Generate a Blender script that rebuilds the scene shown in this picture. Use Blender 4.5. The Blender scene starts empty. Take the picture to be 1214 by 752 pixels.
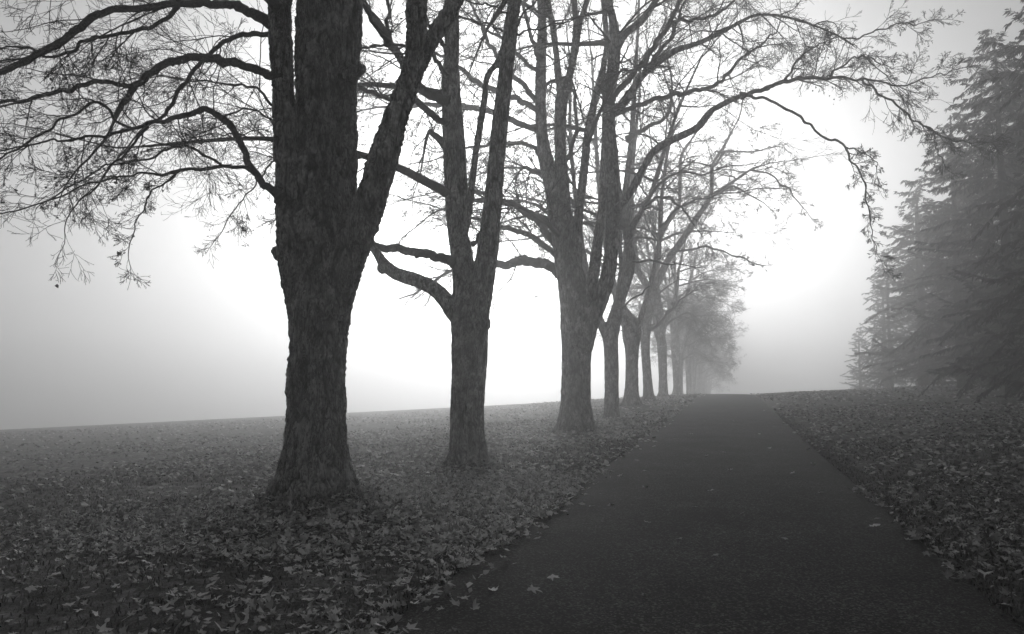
import bpy, math, random
import numpy as np
from mathutils import Vector, noise as mnoise

PI = math.pi
rng = np.random.default_rng(7)
scene = bpy.context.scene
COL = scene.collection

# ------------------------------------------------------------------ camera
W0, H0, F0 = 1214.0, 752.0, 900.0
YAW, PITCH = math.radians(15.9), math.radians(4.45)
EYE = np.array([0.0, 0.0, 1.4])
HEAD = np.array([-math.sin(YAW), math.cos(YAW), 0.0])
RIGHT = np.array([math.cos(YAW), math.sin(YAW), 0.0])
FWD = HEAD * math.cos(PITCH) + np.array([0, 0, math.sin(PITCH)])
UPV = -HEAD * math.sin(PITCH) + np.array([0, 0, math.cos(PITCH)])


def ray(x, y):
    return FWD + RIGHT * ((x - W0 / 2) / F0) + UPV * ((H0 / 2 - y) / F0)


def at(x, y, D):
    """point of the place seen at photo position x, y, D metres ahead (measured level)"""
    d = ray(x, y)
    return EYE + d * (D / float(d @ HEAD))


def px2m(w, D):
    return w * D / F0


cam_d = bpy.data.cameras.new("camera")
cam_d.sensor_width = 36.0
cam_d.lens = F0 / W0 * 36.0
cam_d.clip_start = 0.05
cam_d.clip_end = 3000.0
cam = bpy.data.objects.new("camera", cam_d)
COL.objects.link(cam)
cam.location = EYE.tolist()
cam.rotation_euler = (PI / 2 + PITCH, 0, YAW)
scene.camera = cam


# ------------------------------------------------------------------ objects
def props(o, label=None, cat=None, group=None, kind=None):
    if label:
        o["label"] = label
    if cat:
        o["category"] = cat
    if group:
        o["group"] = group
    if kind:
        o["kind"] = kind
    return o


def new_mesh(name, V, faces, mat=None, smooth=True, attrs=None):
    """faces: list of (K, n) int arrays"""
    me = bpy.data.meshes.new(name)
    V = np.asarray(V, dtype=np.float32)
    faces = [np.asarray(f, dtype=np.int32) for f in faces if len(f)]
    loops = np.concatenate([f.ravel() for f in faces])
    tot = np.concatenate([np.full(len(f), f.shape[1], dtype=np.int32) for f in faces])
    start = np.concatenate([[0], np.cumsum(tot)[:-1]]).astype(np.int32)
    me.vertices.add(len(V))
    me.vertices.foreach_set("co", V.ravel())
    me.loops.add(len(loops))
    me.loops.foreach_set("vertex_index", loops)
    me.polygons.add(len(tot))
    me.polygons.foreach_set("loop_start", start)
    me.polygons.foreach_set("loop_total", tot)
    if smooth:
        me.polygons.foreach_set("use_smooth", np.ones(len(tot), dtype=bool))
    me.update(calc_edges=True)
    me.validate()
    for k, a in (attrs or {}).items():
        at_ = me.attributes.new(k, "FLOAT", "POINT")
        at_.data.foreach_set("value", np.asarray(a, dtype=np.float32))
    if mat:
        me.materials.append(mat)
    return me


def link(name, me, parent=None):
    o = bpy.data.objects.new(name, me)
    COL.objects.link(o)
    if parent is not None:
        o.parent = parent
    return o


def empty(name, loc, rz=0.0):
    o = bpy.data.objects.new(name, None)
    COL.objects.link(o)
    o.location = [float(c) for c in loc]
    o.rotation_euler = (0, 0, rz)
    o.empty_display_size = 0.3
    return o


def copy_thing(root, loc, rz, scale):
    r = root.copy()
    COL.objects.link(r)
    r.location = [float(c) for c in loc]
    r.rotation_euler = (0, 0, rz)
    r.scale = scale
    for ch in list(root.children):
        c = ch.copy()
        COL.objects.link(c)
        c.parent = r
    return r


# ------------------------------------------------------------------ materials
def grey(v):
    return (v, v, v, 1.0)


def base_mat(name, rough=0.9, spec=0.3):
    m = bpy.data.materials.new(name)
    m.use_nodes = True
    nt = m.node_tree
    b = nt.nodes["Principled BSDF"]
    b.inputs["Roughness"].default_value = rough
    b.inputs["Specular IOR Level"].default_value = spec
    return m, nt, b


def nd(nt, typ, **kw):
    n = nt.nodes.new(typ)
    for k, v in kw.items():
        setattr(n, k, v)
    return n


def tex_coord(nt, scale, src="Object"):
    tc = nd(nt, "ShaderNodeTexCoord")
    mp = nd(nt, "ShaderNodeMapping")
    mp.inputs["Scale"].default_value = scale
    nt.links.new(tc.outputs[src], mp.inputs["Vector"])
    return mp.outputs["Vector"]


def noise_tex(nt, vec, scale, detail=4, rough=0.55, dist=0.0):
    n = nd(nt, "ShaderNodeTexNoise")
    n.inputs["Scale"].default_value = scale
    n.inputs["Detail"].default_value = detail
    n.inputs["Roughness"].default_value = rough
    n.inputs["Distortion"].default_value = dist
    nt.links.new(vec, n.inputs["Vector"])
    return n.outputs["Fac"]


def ramp(nt, fac, stops):
    r = nd(nt, "ShaderNodeValToRGB")
    el = r.color_ramp.elements
    while len(el) < len(stops):
        el.new(0.5)
    for e, (p, v) in zip(el, stops):
        e.position = p
        e.color = grey(v)
    nt.links.new(fac, r.inputs["Fac"])
    return r.outputs["Color"]


def math_node(nt, op, a, b):
    n = nd(nt, "ShaderNodeMath", operation=op)
    for i, s in enumerate((a, b)):
        if isinstance(s, (int, float)):
            n.inputs[i].default_value = s
        else:
            nt.links.new(s, n.inputs[i])
    return n.outputs[0]


def bump(nt, b, height, strength, dist):
    n = nd(nt, "ShaderNodeBump")
    n.inputs["Strength"].default_value = strength
    n.inputs["Distance"].default_value = dist
    nt.links.new(height, n.inputs["Height"])
    nt.links.new(n.outputs["Normal"], b.inputs["Normal"])


def bark_material(name, lo, hi, stretch=0.28, scale=9.0, lichen=0.0, bdist=0.02, plates=True):
    m, nt, b = base_mat(name, 0.92, 0.2)
    v = tex_coord(nt, (1, 1, stretch))
    v2 = tex_coord(nt, (1, 1, 0.75))
    n1 = noise_tex(nt, v, scale, 6, 0.65, 0.6)
    n2 = noise_tex(nt, v2, scale * 4.5, 5, 0.7)
    nr = noise_tex(nt, tex_coord(nt, (1, 1, stretch * 0.7)), scale * 2.4, 5, 0.7, 1.2)
    rid = math_node(nt, "ABSOLUTE", math_node(nt, "SUBTRACT", nr, 0.5), 0.0)
    crack = ramp(nt, rid, [(0.0, 0.0), (0.07, 1.0)])
    h = math_node(nt, "MULTIPLY", math_node(nt, "ADD", math_node(nt, "MULTIPLY", n1, 0.6), math_node(nt, "MULTIPLY", n2, 0.4)),
                  math_node(nt, "ADD", math_node(nt, "MULTIPLY", crack, 0.45), 0.55))
    c = ramp(nt, h, [(0.20, lo), (0.36, (lo + hi) * 0.3), (0.54, hi)])
    if lichen > 0:
        n3 = noise_tex(nt, v2, 2.3, 6, 0.7, 0.3)
        msk = ramp(nt, n3, [(0.53, 0.0), (0.62, lichen)])
        mx = nd(nt, "ShaderNodeMix", data_type="RGBA")
        nt.links.new(msk, mx.inputs["Factor"])
        nt.links.new(c, mx.inputs["A"])
        spk = ramp(nt, n2, [(0.35, hi * 0.7), (0.65, hi * 2.1)])
        nt.links.new(spk, mx.inputs["B"])
        c = mx.outputs["Result"]
    pl = nd(nt, "ShaderNodeAttribute", attribute_name="plate")
    dirt = ramp(nt, pl.outputs["Fac"], [(0.05, 0.12), (0.45, 0.6), (0.95, 1.0)])
    mul = nd(nt, "ShaderNodeMix", data_type="RGBA", blend_type="MULTIPLY")
    mul.inputs["Factor"].default_value = 1.0 if plates else 0.0
    nt.links.new(c, mul.inputs["A"])
    nt.links.new(dirt, mul.inputs["B"])
    nt.links.new(mul.outputs["Result"], b.inputs["Base Color"])
    bump(nt, b, h, 0.9, bdist)
    return m


def twig_material():
    m, nt, b = base_mat("twig_bark", 0.9, 0.2)
    v = tex_coord(nt, (1, 1, 1))
    c = ramp(nt, noise_tex(nt, v, 3.0, 3), [(0.3, 0.03), (0.7, 0.075)])
    nt.links.new(c, b.inputs["Base Color"])
    return m


def leaf_material(name, lo, hi, trans=0.0):
    m, nt, b = base_mat(name, 0.62, 0.35)
    a = nd(nt, "ShaderNodeAttribute", attribute_name="shade")
    v = tex_coord(nt, (1, 1, 1))
    n = noise_tex(nt, v, 60.0, 3, 0.6)
    f = math_node(nt, "ADD", math_node(nt, "MULTIPLY", a.outputs["Fac"], 0.85), math_node(nt, "MULTIPLY", n, 0.22))
    c = ramp(nt, f, [(0.05, lo), (0.55, lo + (hi - lo) * 0.52), (1.0, hi)])
    nt.links.new(c, b.inputs["Base Color"])
    if trans:
        tr = nd(nt, "ShaderNodeBsdfTranslucent")
        nt.links.new(c, tr.inputs["Color"])
        mx = nd(nt, "ShaderNodeMixShader")
        mx.inputs["Fac"].default_value = trans
        nt.links.new(b.outputs[0], mx.inputs[1])
        nt.links.new(tr.outputs[0], mx.inputs[2])
        nt.links.new(mx.outputs[0], nt.nodes["Material Output"].inputs["Surface"])
    return m


def ground_material():
    m, nt, b = base_mat("meadow_soil", 0.95, 0.15)
    v = tex_coord(nt, (1, 1, 1))
    big = noise_tex(nt, v, 0.55, 5, 0.6)
    mid = noise_tex(nt, v, 6.0, 5, 0.7)
    fine = noise_tex(nt, v, 34.0, 4, 0.75)
    vor = nd(nt, "ShaderNodeTexVoronoi")
    vor.inputs["Scale"].default_value = 9.0
    nt.links.new(v, vor.inputs["Vector"])
    sep = nd(nt, "ShaderNodeSeparateColor")
    nt.links.new(vor.outputs["Color"], sep.inputs[0])
    patch = ramp(nt, sep.outputs[0], [(0.55, 0.0), (0.9, 1.0)])
    f = math_node(nt, "ADD", math_node(nt, "MULTIPLY", mid, 0.45), math_node(nt, "MULTIPLY", fine, 0.45))
    f = math_node(nt, "ADD", f, math_node(nt, "MULTIPLY", big, 0.18))
    f = math_node(nt, "ADD", f, math_node(nt, "MULTIPLY", patch, 0.13))
    c = ramp(nt, f, [(0.36, 0.025), (0.50, 0.08), (0.64, 0.20), (0.80, 0.36)])
    nt.links.new(c, b.inputs["Base Color"])
    bump(nt, b, f, 1.0, 0.08)
    return m


def asphalt_material():
    m, nt, b = base_mat("worn_asphalt", 0.86, 0.26)
    v = tex_coord(nt, (1, 1, 1))
    ag = nd(nt, "ShaderNodeTexVoronoi")
    ag.inputs["Scale"].default_value = 85.0
    nt.links.new(v, ag.inputs["Vector"])
    sep = nd(nt, "ShaderNodeSeparateColor")
    nt.links.new(ag.outputs["Color"], sep.inputs[0])
    grit = math_node(nt, "POWER", sep.outputs[0], 2.2)
    fine = noise_tex(nt, v, 130.0, 3, 0.8)
    mid = noise_tex(nt, v, 9.0, 6, 0.7)
    big = noise_tex(nt, v, 1.1, 5, 0.6)
    f = math_node(nt, "ADD", math_node(nt, "MULTIPLY", grit, 0.5), math_node(nt, "MULTIPLY", fine, 0.2))
    f = math_node(nt, "ADD", f, math_node(nt, "MULTIPLY", mid, 0.32))
    f = math_node(nt, "ADD", f, math_node(nt, "MULTIPLY", math_node(nt, "SUBTRACT", big, 0.2), 0.42))
    c = ramp(nt, f, [(0.32, 0.003), (0.48, 0.014), (0.62, 0.045), (0.78, 0.11), (0.92, 0.2)])
    nt.links.new(c, b.inputs["Base Color"])
    h = math_node(nt, "ADD", math_node(nt, "MULTIPLY", sep.outputs[0], 0.7), math_node(nt, "MULTIPLY", fine, 0.6))
    bump(nt, b, h, 1.0, 0.010)
    return m


def needle_material():
    m, nt, b = base_mat("conifer_needles", 0.8, 0.2)
    a = nd(nt, "ShaderNodeAttribute", attribute_name="shade")
    c = ramp(nt, a.outputs["Fac"], [(0.0, 0.010), (1.0, 0.035)])
    nt.links.new(c, b.inputs["Base Color"])
    return m


M_BARK1 = bark_material("flaky_bark", 0.02, 0.58, 0.28, 8.0, 0.6, 0.05)
M_BARK2 = bark_material("grey_bark", 0.05, 0.52, 0.3, 9.0, 0.7, 0.03)
M_BARK3 = bark_material("far_bark", 0.05, 0.40, 0.35, 6.0, 0.6, 0.04)
M_LIMB = bark_material("limb_bark", 0.025, 0.11, 0.8, 14.0, 0.0, 0.012, False)
M_TWIG = twig_material()
M_LEAF = leaf_material("fallen_leaf_skin", 0.05, 0.80)
M_TLEAF = leaf_material("hanging_leaf_skin", 0.06, 0.30, 0.35)
M_GRASS = leaf_material("grass_blade", 0.05, 0.20)
M_GROUND = ground_material()
M_PATH = asphalt_material()
M_NEEDLE = needle_material()


# ------------------------------------------------------------------ terrain
PATH_L, PATH_R = -1.92, 1.56
MOUNDS = []          # x, y, height, sigma


def hermite(t, a, b, ma, mb, span):
    t2, t3 = t * t, t * t * t
    return (2 * t3 - 3 * t2 + 1) * a + (t3 - 2 * t2 + t) * span * ma + (-2 * t3 + 3 * t2) * b + (t3 - t2) * span * mb


def ground_z(x, y, mounds=True):
    x = np.asarray(x, dtype=float)
    y = np.asarray(y, dtype=float)
    r = np.sqrt(x * x + y * y) + 1e-6
    h = np.where(r < 15, 0.023 * r, 0.0)
    # the brow of the slope lies farther off out on the open meadow to the left
    k = np.clip((-x / r - 0.14) / 0.3, 0, 1)
    rp = 58 + 42 * k * k * (3 - 2 * k)
    t = np.clip((r - 15) / (rp - 15), 0, 1)
    h = np.where((r >= 15) & (r < rp), hermite(t, 0.345, 1.4, 0.026 - 0.008 * (rp - 58) / 42, 0.0, rp - 15), h)
    q = np.clip(r - rp, 0, None)
    h = np.where(r >= rp, 1.4 - np.where(q < 25, 0.0007 * q * q, 0.4375 + 0.035 * (q - 25)), h)
    ue = np.sign(x) * np.clip(np.abs(x) - 1.7, 0, None)
    z = h - 0.023 * np.abs(y) + 0.0577 * ue
    if mounds:
        for mx, my, mh, ms in MOUNDS:
            z = z + mh * np.exp(-((x - mx) ** 2 + (y - my) ** 2) / (2 * ms * ms))
    return z


def vnoise(x, y, s, seed=0.0):
    """cheap smooth value noise in numpy"""
    X, Y = np.asarray(x) * s + seed * 17.3, np.asarray(y) * s + seed * 9.7
    xi, yi = np.floor(X), np.floor(Y)
    fx, fy = X - xi, Y - yi
    fx, fy = fx * fx * (3 - 2 * fx), fy * fy * (3 - 2 * fy)

    def hsh(a, b):
        v = np.sin(a * 127.1 + b * 311.7) * 43758.5453
        return v - np.floor(v)
    return (hsh(xi, yi) * (1 - fx) + hsh(xi + 1, yi) * fx) * (1 - fy) + (hsh(xi, yi + 1) * (1 - fx) + hsh(xi + 1, yi + 1) * fx) * fy


# ------------------------------------------------------------------ tubes
def smooth_path(P, n):
    """Catmull-Rom through the rows of P (any number of columns)"""
    P = np.asarray(P, dtype=float)
    if len(P) == 2:
        t = np.linspace(0, 1, n)[:, None]
        return P[0] * (1 - t) + P[1] * t
    Q = np.vstack([2 * P[0] - P[1], P, 2 * P[-1] - P[-2]])
    seg = len(P) - 1
    d = np.linalg.norm(np.diff(P[:, :3], axis=0), axis=1)
    cum = np.concatenate([[0], np.cumsum(d)])
    out = []
    for s in np.linspace(0, cum[-1], n):
        k = min(np.searchsorted(cum, s, side="right") - 1, seg - 1)
        t = (s - cum[k]) / max(d[k], 1e-9)
        p0, p1, p2, p3 = Q[k], Q[k + 1], Q[k + 2], Q[k + 3]
        out.append(0.5 * (2 * p1 + (p2 - p0) * t + (2 * p0 - 5 * p1 + 4 * p2 - p3) * t * t + (3 * p1 - p0 - 3 * p2 + p3) * t ** 3))
    return np.array(out)


class Tubes:
    def __init__(self):
        self.V, self.F, self.n = [], {3: [], 4: []}, 0
        self.big = {}

    def batch(self, P, R, sides, cap=False):
        """P (K,n,3), R (K,n)"""
        P = np.asarray(P, dtype=float)
        R = np.asarray(R, dtype=float)
        K, n, _ = P.shape
        if K == 0:
            return
        T = np.gradient(P, axis=1)
        T /= np.linalg.norm(T, axis=2, keepdims=True) + 1e-12
        mt = np.abs(T.mean(axis=1))
        ref = np.zeros((K, 3))
        ref[np.arange(K), mt.argmin(axis=1)] = 1.0
        A = ref[:, None, :] - (ref[:, None, :] * T).sum(2, keepdims=True) * T
        A /= np.linalg.norm(A, axis=2, keepdims=True) + 1e-12
        B = np.cross(T, A)
        ang = np.arange(sides) * 2 * PI / sides
        ring = P[:, :, None, :] + R[:, :, None, None] * (np.cos(ang)[None, None, :, None] * A[:, :, None, :] + np.sin(ang)[None, None, :, None] * B[:, :, None, :])
        V = ring.reshape(-1, 3)
        idx = np.arange(K * n * sides).reshape(K, n, sides) + self.n
        a = idx[:, :-1, :]
        b = idx[:, 1:, :]
        q = np.stack([a, np.roll(a, -1, axis=2), np.roll(b, -1, axis=2), b], axis=-1).reshape(-1, 4)
        self.F[4].append(q)
        self.V.append(V)
        self.n += len(V)
        if cap:
            c0 = P[:, 0] - T[:, 0] * R[:, :1] * 0.25
            c1 = P[:, -1] + T[:, -1] * R[:, -1:] * 0.5
            self.V.append(np.concatenate([c0, c1]))
            i0 = np.arange(K) + self.n
            i1 = i0 + K
            self.n += 2 * K
            s = idx[:, 0, :]
            e = idx[:, -1, :]
            self.F[3].append(np.stack([np.roll(s, -1, 1), s, np.repeat(i0[:, None], sides, 1)], -1).reshape(-1, 3))
            self.F[3].append(np.stack([e, np.roll(e, -1, 1), np.repeat(i1[:, None], sides, 1)], -1).reshape(-1, 3))

    def mesh(self, name, mat, origin=None):
        V = np.concatenate(self.V)
        if origin is not None:
            V = V - np.asarray(origin)
        f = []
        for k in (4, 3):
            if self.F[k]:
                f.append(np.concatenate(self.F[k]))
        return new_mesh(name, V, f, mat)


# ------------------------------------------------------------------ growth
def unit(v):
    return v / (np.linalg.norm(v, axis=-1, keepdims=True) + 1e-12)


def grow(start, dirs, length, r0, n, wig, grav, tip, rmin, out=None):
    K = len(start)
    P = np.zeros((K, n, 3))
    P[:, 0] = start
    d = unit(dirs.copy())
    step = (length / (n - 1))[:, None]
    for i in range(1, n):
        d = d + rng.normal(0, wig, (K, 3))
        d[:, 2] -= grav * (0.5 + i / n)
        d = unit(d)
        P[:, i] = P[:, i - 1] + d * step
    t = np.linspace(0, 1, n)[None, :]
    R = np.maximum(r0[:, None] * (1 - t * (1 - tip)), rmin)
    return P, R


def sprout(P, R, length, per, ang, lf, rf, flat, tlo=0.12):
    """children of the branches P: random places, angled off the parent"""
    K, n, _ = P.shape
    cnt = np.maximum(1, np.round(per * rng.uniform(0.7, 1.3, K))).astype(int)
    own = np.repeat(np.arange(K), cnt)
    N = len(own)
    t = tlo + (1 - tlo) * rng.random(N) ** 0.85
    f = t * (n - 1)
    i = np.minimum(f.astype(int), n - 2)
    w = (f - i)[:, None]
    pos = P[own, i] * (1 - w) + P[own, i + 1] * w
    tan = unit(P[own, i + 1] - P[own, i])
    rad = R[own, i] * (1 - w[:, 0]) + R[own, i + 1] * w[:, 0]
    rnd = rng.normal(0, 1, (N, 3))
    rnd[:, 2] *= flat
    perp = unit(rnd - (rnd * tan).sum(1, keepdims=True) * tan)
    a = np.radians(rng.uniform(ang[0], ang[1], N))[:, None]
    d = tan * np.cos(a) + perp * np.sin(a)
    L = length[own] * rng.uniform(lf[0], lf[1], N) * (1.15 - 0.65 * t)
    r = rad * rf
    return pos, d, L, r


def seeds_from(path, rad, spacing, ang, Lr, flat, tlo=0.25, rf=0.5, rcap=0.02, up=0.0):
    """side shoots from one traced limb"""
    P, R = path[None], rad[None]
    tot = np.linalg.norm(np.diff(path, axis=0), axis=1).sum()
    m = max(2, int(tot * (1 - tlo) / spacing))
    n = len(path)
    t = tlo + (1 - tlo) * (np.arange(m) + rng.random(m)) / m
    f = t * (n - 1)
    i = np.minimum(f.astype(int), n - 2)
    w = (f - i)[:, None]
    pos = path[i] * (1 - w) + path[i + 1] * w
    tan = unit(path[i + 1] - path[i])
    rr = rad[i]
    rnd = rng.normal(0, 1, (m, 3))
    rnd[:, 2] *= flat
    rnd[:, 2] += up
    perp = unit(rnd - (rnd * tan).sum(1, keepdims=True) * tan)
    a = np.radians(rng.uniform(ang[0], ang[1], m))[:, None]
    d = tan * np.cos(a) + perp * np.sin(a)
    L = rng.uniform(Lr[0], Lr[1], m) * (1.1 - 0.45 * t)
    r = np.minimum(rr * rf, rcap) * rng.uniform(0.7, 1.1, m)
    return pos, d, L, r


def twiggery(tb, seeds, levels, rmin, tips):
    """levels: dicts n, wig, grav, per, ang, lf, rf, flat, sides"""
    pos, d, L, r = seeds
    for k, lv in enumerate(levels):
        P, R = grow(pos, d, L, r, lv["n"], lv["wig"], lv["grav"], 0.35, rmin)
        tb.batch(P, R, lv["sides"])
        if k >= len(levels) - 2:
            tips.append((P[:, -1], P[:, -1] - P[:, -2]))
        if k < len(levels) - 1:
            nx = levels[k + 1]
            pos, d, L, r = sprout(P, R, L, nx["per"], nx["ang"], nx["lf"], nx["rf"], nx["flat"])


def LV(n, wig, grav, per, ang, lf, rf, flat, sides):
    return dict(n=n, wig=wig, grav=grav, per=per, ang=ang, lf=lf, rf=rf, flat=flat, sides=sides)


# ------------------------------------------------------------------ leaves
MAPLE = [(-88, .10), (-70, .42), (-40, .62), (-18, .80), (2, .50), (24, .74), (40, .98), (58, .56), (76, .82), (90, 1.12),
         (104, .80), (122, .56), (140, .95), (156, .72), (178, .50), (198, .78), (220, .60), (250, .40)]
OVAL = [(-90, 1.0), (-60, .62), (-20, .46), (20, .46), (60, .66), (90, 1.1), (120, .66), (160, .46), (200, .46), (240, .62)]
SIMPLE = [(-90, .35), (-25, .8), (35, .85), (90, 1.1), (145, .85), (205, .8)]


def leaf_mesh(name, pos, size, shade, mat, outline, tilt, curl, facing=None, origin=None):
    V, F, A = leaf_arrays(pos, size, shade, outline, tilt, curl, facing, origin)
    return new_mesh(name, V, [F], mat, True, {"shade": A})


def leaf_arrays(pos, size, shade, outline, tilt, curl, facing=None, origin=None, ragged=(0.8, 1.2)):
    K = len(pos)
    a = np.radians([p[0] for p in outline])
    rr = np.array([p[1] for p in outline])
    m = len(outline)
    jit = rng.uniform(ragged[0], ragged[1], (K, m))
    X = np.zeros((K, m + 1))
    Y = np.zeros((K, m + 1))
    X[:, 1:] = np.cos(a) * rr * jit
    Y[:, 1:] = np.sin(a) * rr * jit
    sx = rng.uniform(0.75, 1.1, (K, 1))
    X *= sx
    c1 = rng.uniform(-0.3, 1.0, (K, 1)) * curl
    c2 = rng.uniform(-0.6, 0.8, (K, 1)) * curl
    Z = c1 * X * X + c2 * Y * Y * np.sign(Y) * 0.6 + rng.normal(0, 0.10 * curl, (K, m + 1))
    Z -= Z.min(axis=1, keepdims=True) * (0 if facing is not None else 0.75)
    S = (size * 0.5)[:, None]
    L = np.stack([X * S, Y * S, Z * S], -1)
    yaw = rng.uniform(0, 2 * PI, K)
    if facing is None:
        tx = rng.normal(0, tilt, K)
        ty = rng.normal(0, tilt, K)
    else:
        tx = rng.normal(facing, tilt, K)
        ty = rng.normal(0, tilt, K)
    cx, sxn, cy, syn, cz, sz = np.cos(tx), np.sin(tx), np.cos(ty), np.sin(ty), np.cos(yaw), np.sin(yaw)
    x, y, z = L[..., 0], L[..., 1], L[..., 2]
    y, z = y * cx[:, None] - z * sxn[:, None], y * sxn[:, None] + z * cx[:, None]
    x, z = x * cy[:, None] + z * syn[:, None], -x * syn[:, None] + z * cy[:, None]
    x, y = x * cz[:, None] - y * sz[:, None], x * sz[:, None] + y * cz[:, None]
    if facing is None:
        z = z - np.minimum(z.min(axis=1, keepdims=True), 0) * 0.8
    V = np.stack([x, y, z], -1) + pos[:, None, :]
    if origin is not None:
        V = V - np.asarray(origin)
    idx = np.arange(K * (m + 1)).reshape(K, m + 1)
    o = idx[:, 1:]
    F = np.stack([np.repeat(idx[:, :1], m, 1), o, np.roll(o, -1, 1)], -1).reshape(-1, 3)
    return V.reshape(-1, 3), F, np.repeat(shade, m + 1)


# ------------------------------------------------------------------ trunks
def remeshed(name, tb, voxel, mat, origin, amp, seed, sm=2, rough_z=0.25, nscale=9.0):
    me = tb.mesh(name, mat, origin)
    o = bpy.data.objects.new("tmp_remesh", me)
    COL.objects.link(o)
    md = o.modifiers.new("r", "REMESH")
    md.mode = "VOXEL"
    md.voxel_size = voxel
    if sm:
        s = o.modifiers.new("s", "SMOOTH")
        s.factor = 0.5
        s.iterations = sm
    dg = bpy.context.evaluated_depsgraph_get()
    dg.update()
    nm = bpy.data.meshes.new_from_object(o.evaluated_get(dg))
    bpy.data.objects.remove(o)
    bpy.data.meshes.remove(me)
    nm.name = name
    k = len(nm.vertices)
    co = np.zeros(k * 3, dtype=np.float32)
    no = np.zeros(k * 3, dtype=np.float32)
    nm.vertices.foreach_get("co", co)
    nm.vertices.foreach_get("normal", no)
    co, no = co.reshape(-1, 3), no.reshape(-1, 3)
    plate = np.ones(k)
    if amp > 0:
        disp = np.empty(k)
        fr, tn = mnoise.noise, mnoise.turbulence
        for i in range(k):
            x, y, z = co[i]
            v = Vector((x * nscale + seed, y * nscale, z * nscale * rough_z))
            wv = fr(Vector((x * nscale * 1.3, y * nscale * 1.3 + seed, z * nscale * .5))) * .5
            a = min(1.0, abs(fr(Vector((v[0] + wv, v[1] + wv, v[2])) * 1.25)) * 5.0)
            a2 = min(1.0, abs(fr(Vector((v[0] * 2.3, v[1] * 2.3, v[2] * 3.2 + seed)))) * 4.0)
            b_ = fr(Vector((x * nscale * 2.6 + seed, y * nscale * 2.6, z * nscale * 1.1)))
            c_ = fr(Vector((x * nscale * 0.33, y * nscale * 0.33 + seed, z * nscale * 0.2)))
            e_ = fr(Vector((x * nscale * 6 + seed, y * nscale * 6, z * nscale * 3.5)))
            disp[i] = amp * (a * 0.62 + a2 * 0.3 + b_ * 0.4 + c_ * 0.85 + e_ * 0.5 - 0.72)
            plate[i] = (0.15 + 0.85 * a) * (0.45 + 0.55 * a2) * (1.0 + 0.7 * e_)
        co = co + no * disp[:, None]
        nm.vertices.foreach_set("co", co.astype(np.float32).ravel())
    pa = nm.attributes.new("plate", "FLOAT", "POINT")
    pa.data.foreach_set("value", plate.astype(np.float32))
    nm.polygons.foreach_set("use_smooth", np.ones(len(nm.polygons), dtype=bool))
    nm.materials.clear()
    nm.materials.append(mat)
    nm.update()
    return nm


def trace(rows, D, n, dz0=0.0, dz1=0.0, curve=1.0):
    """rows (x, y, width) in the photo -> smooth 3D path + radii, its depth drifting from dz0 to dz1"""
    rows = np.asarray(rows, dtype=float)
    if rows.shape[1] == 3:
        s = np.concatenate([[0], np.cumsum(np.linalg.norm(np.diff(rows[:, :2], axis=0), axis=1))])
        s /= s[-1]
        dz = dz0 + (dz1 - dz0) * s ** curve
    else:
        dz = rows[:, 3]
    pts = np.array([at(x, y, D + q) for (x, y), q in zip(rows[:, :2], dz)])
    rad = np.array([px2m(w, D + q) / 2 for w, q in zip(rows[:, 2], dz)])
    P = smooth_path(np.hstack([pts, rad[:, None]]), n)
    return P[:, :3], np.maximum(P[:, 3], 0.002)


def add_roots(tb, base, R, k, seed, reach=1.5, top=0.55):
    """buttress ridges that run down the flare of the trunk and dive into the ground"""
    r_ = np.random.default_rng(seed)
    for j in range(k):
        a = 2 * PI * (j + r_.uniform(-0.35, 0.35)) / k
        d = np.array([math.cos(a), math.sin(a), 0])
        g = r_.uniform(0.8, 1.25)
        t = top * r_.uniform(0.8, 1.5)
        pts = np.array([base + d * R * 0.62 + [0, 0, t * 1.5], base + d * R * 0.74 + [0, 0, t * 0.8], base + d * R * 0.90 + [0, 0, t * 0.32],
                        base + d * R * 1.16 + [0, 0, 0.05], base + d * R * reach * g + [0, 0, -0.14]])
        rr = np.array([0.18, 0.24, 0.27, 0.23, 0.10]) * R * r_.uniform(0.85, 1.15)
        Q = smooth_path(np.hstack([pts, rr[:, None]]), 14)
        tb.batch(Q[None, :, :3], Q[None, :, 3], 10, cap=True)


def wobble(P, amp, seed, keep=1):
    r_ = np.random.default_rng(seed)
    n = len(P)
    k = max(3, n // 4)
    ctrl = r_.normal(0, amp, (k, 3))
    t = np.linspace(0, k - 1, n)
    i = np.minimum(t.astype(int), k - 2)
    w = (t - i)[:, None]
    w = w * w * (3 - 2 * w)
    off = ctrl[i] * (1 - w) + ctrl[i + 1] * w
    off[:keep] = 0
    return P + off


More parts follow.
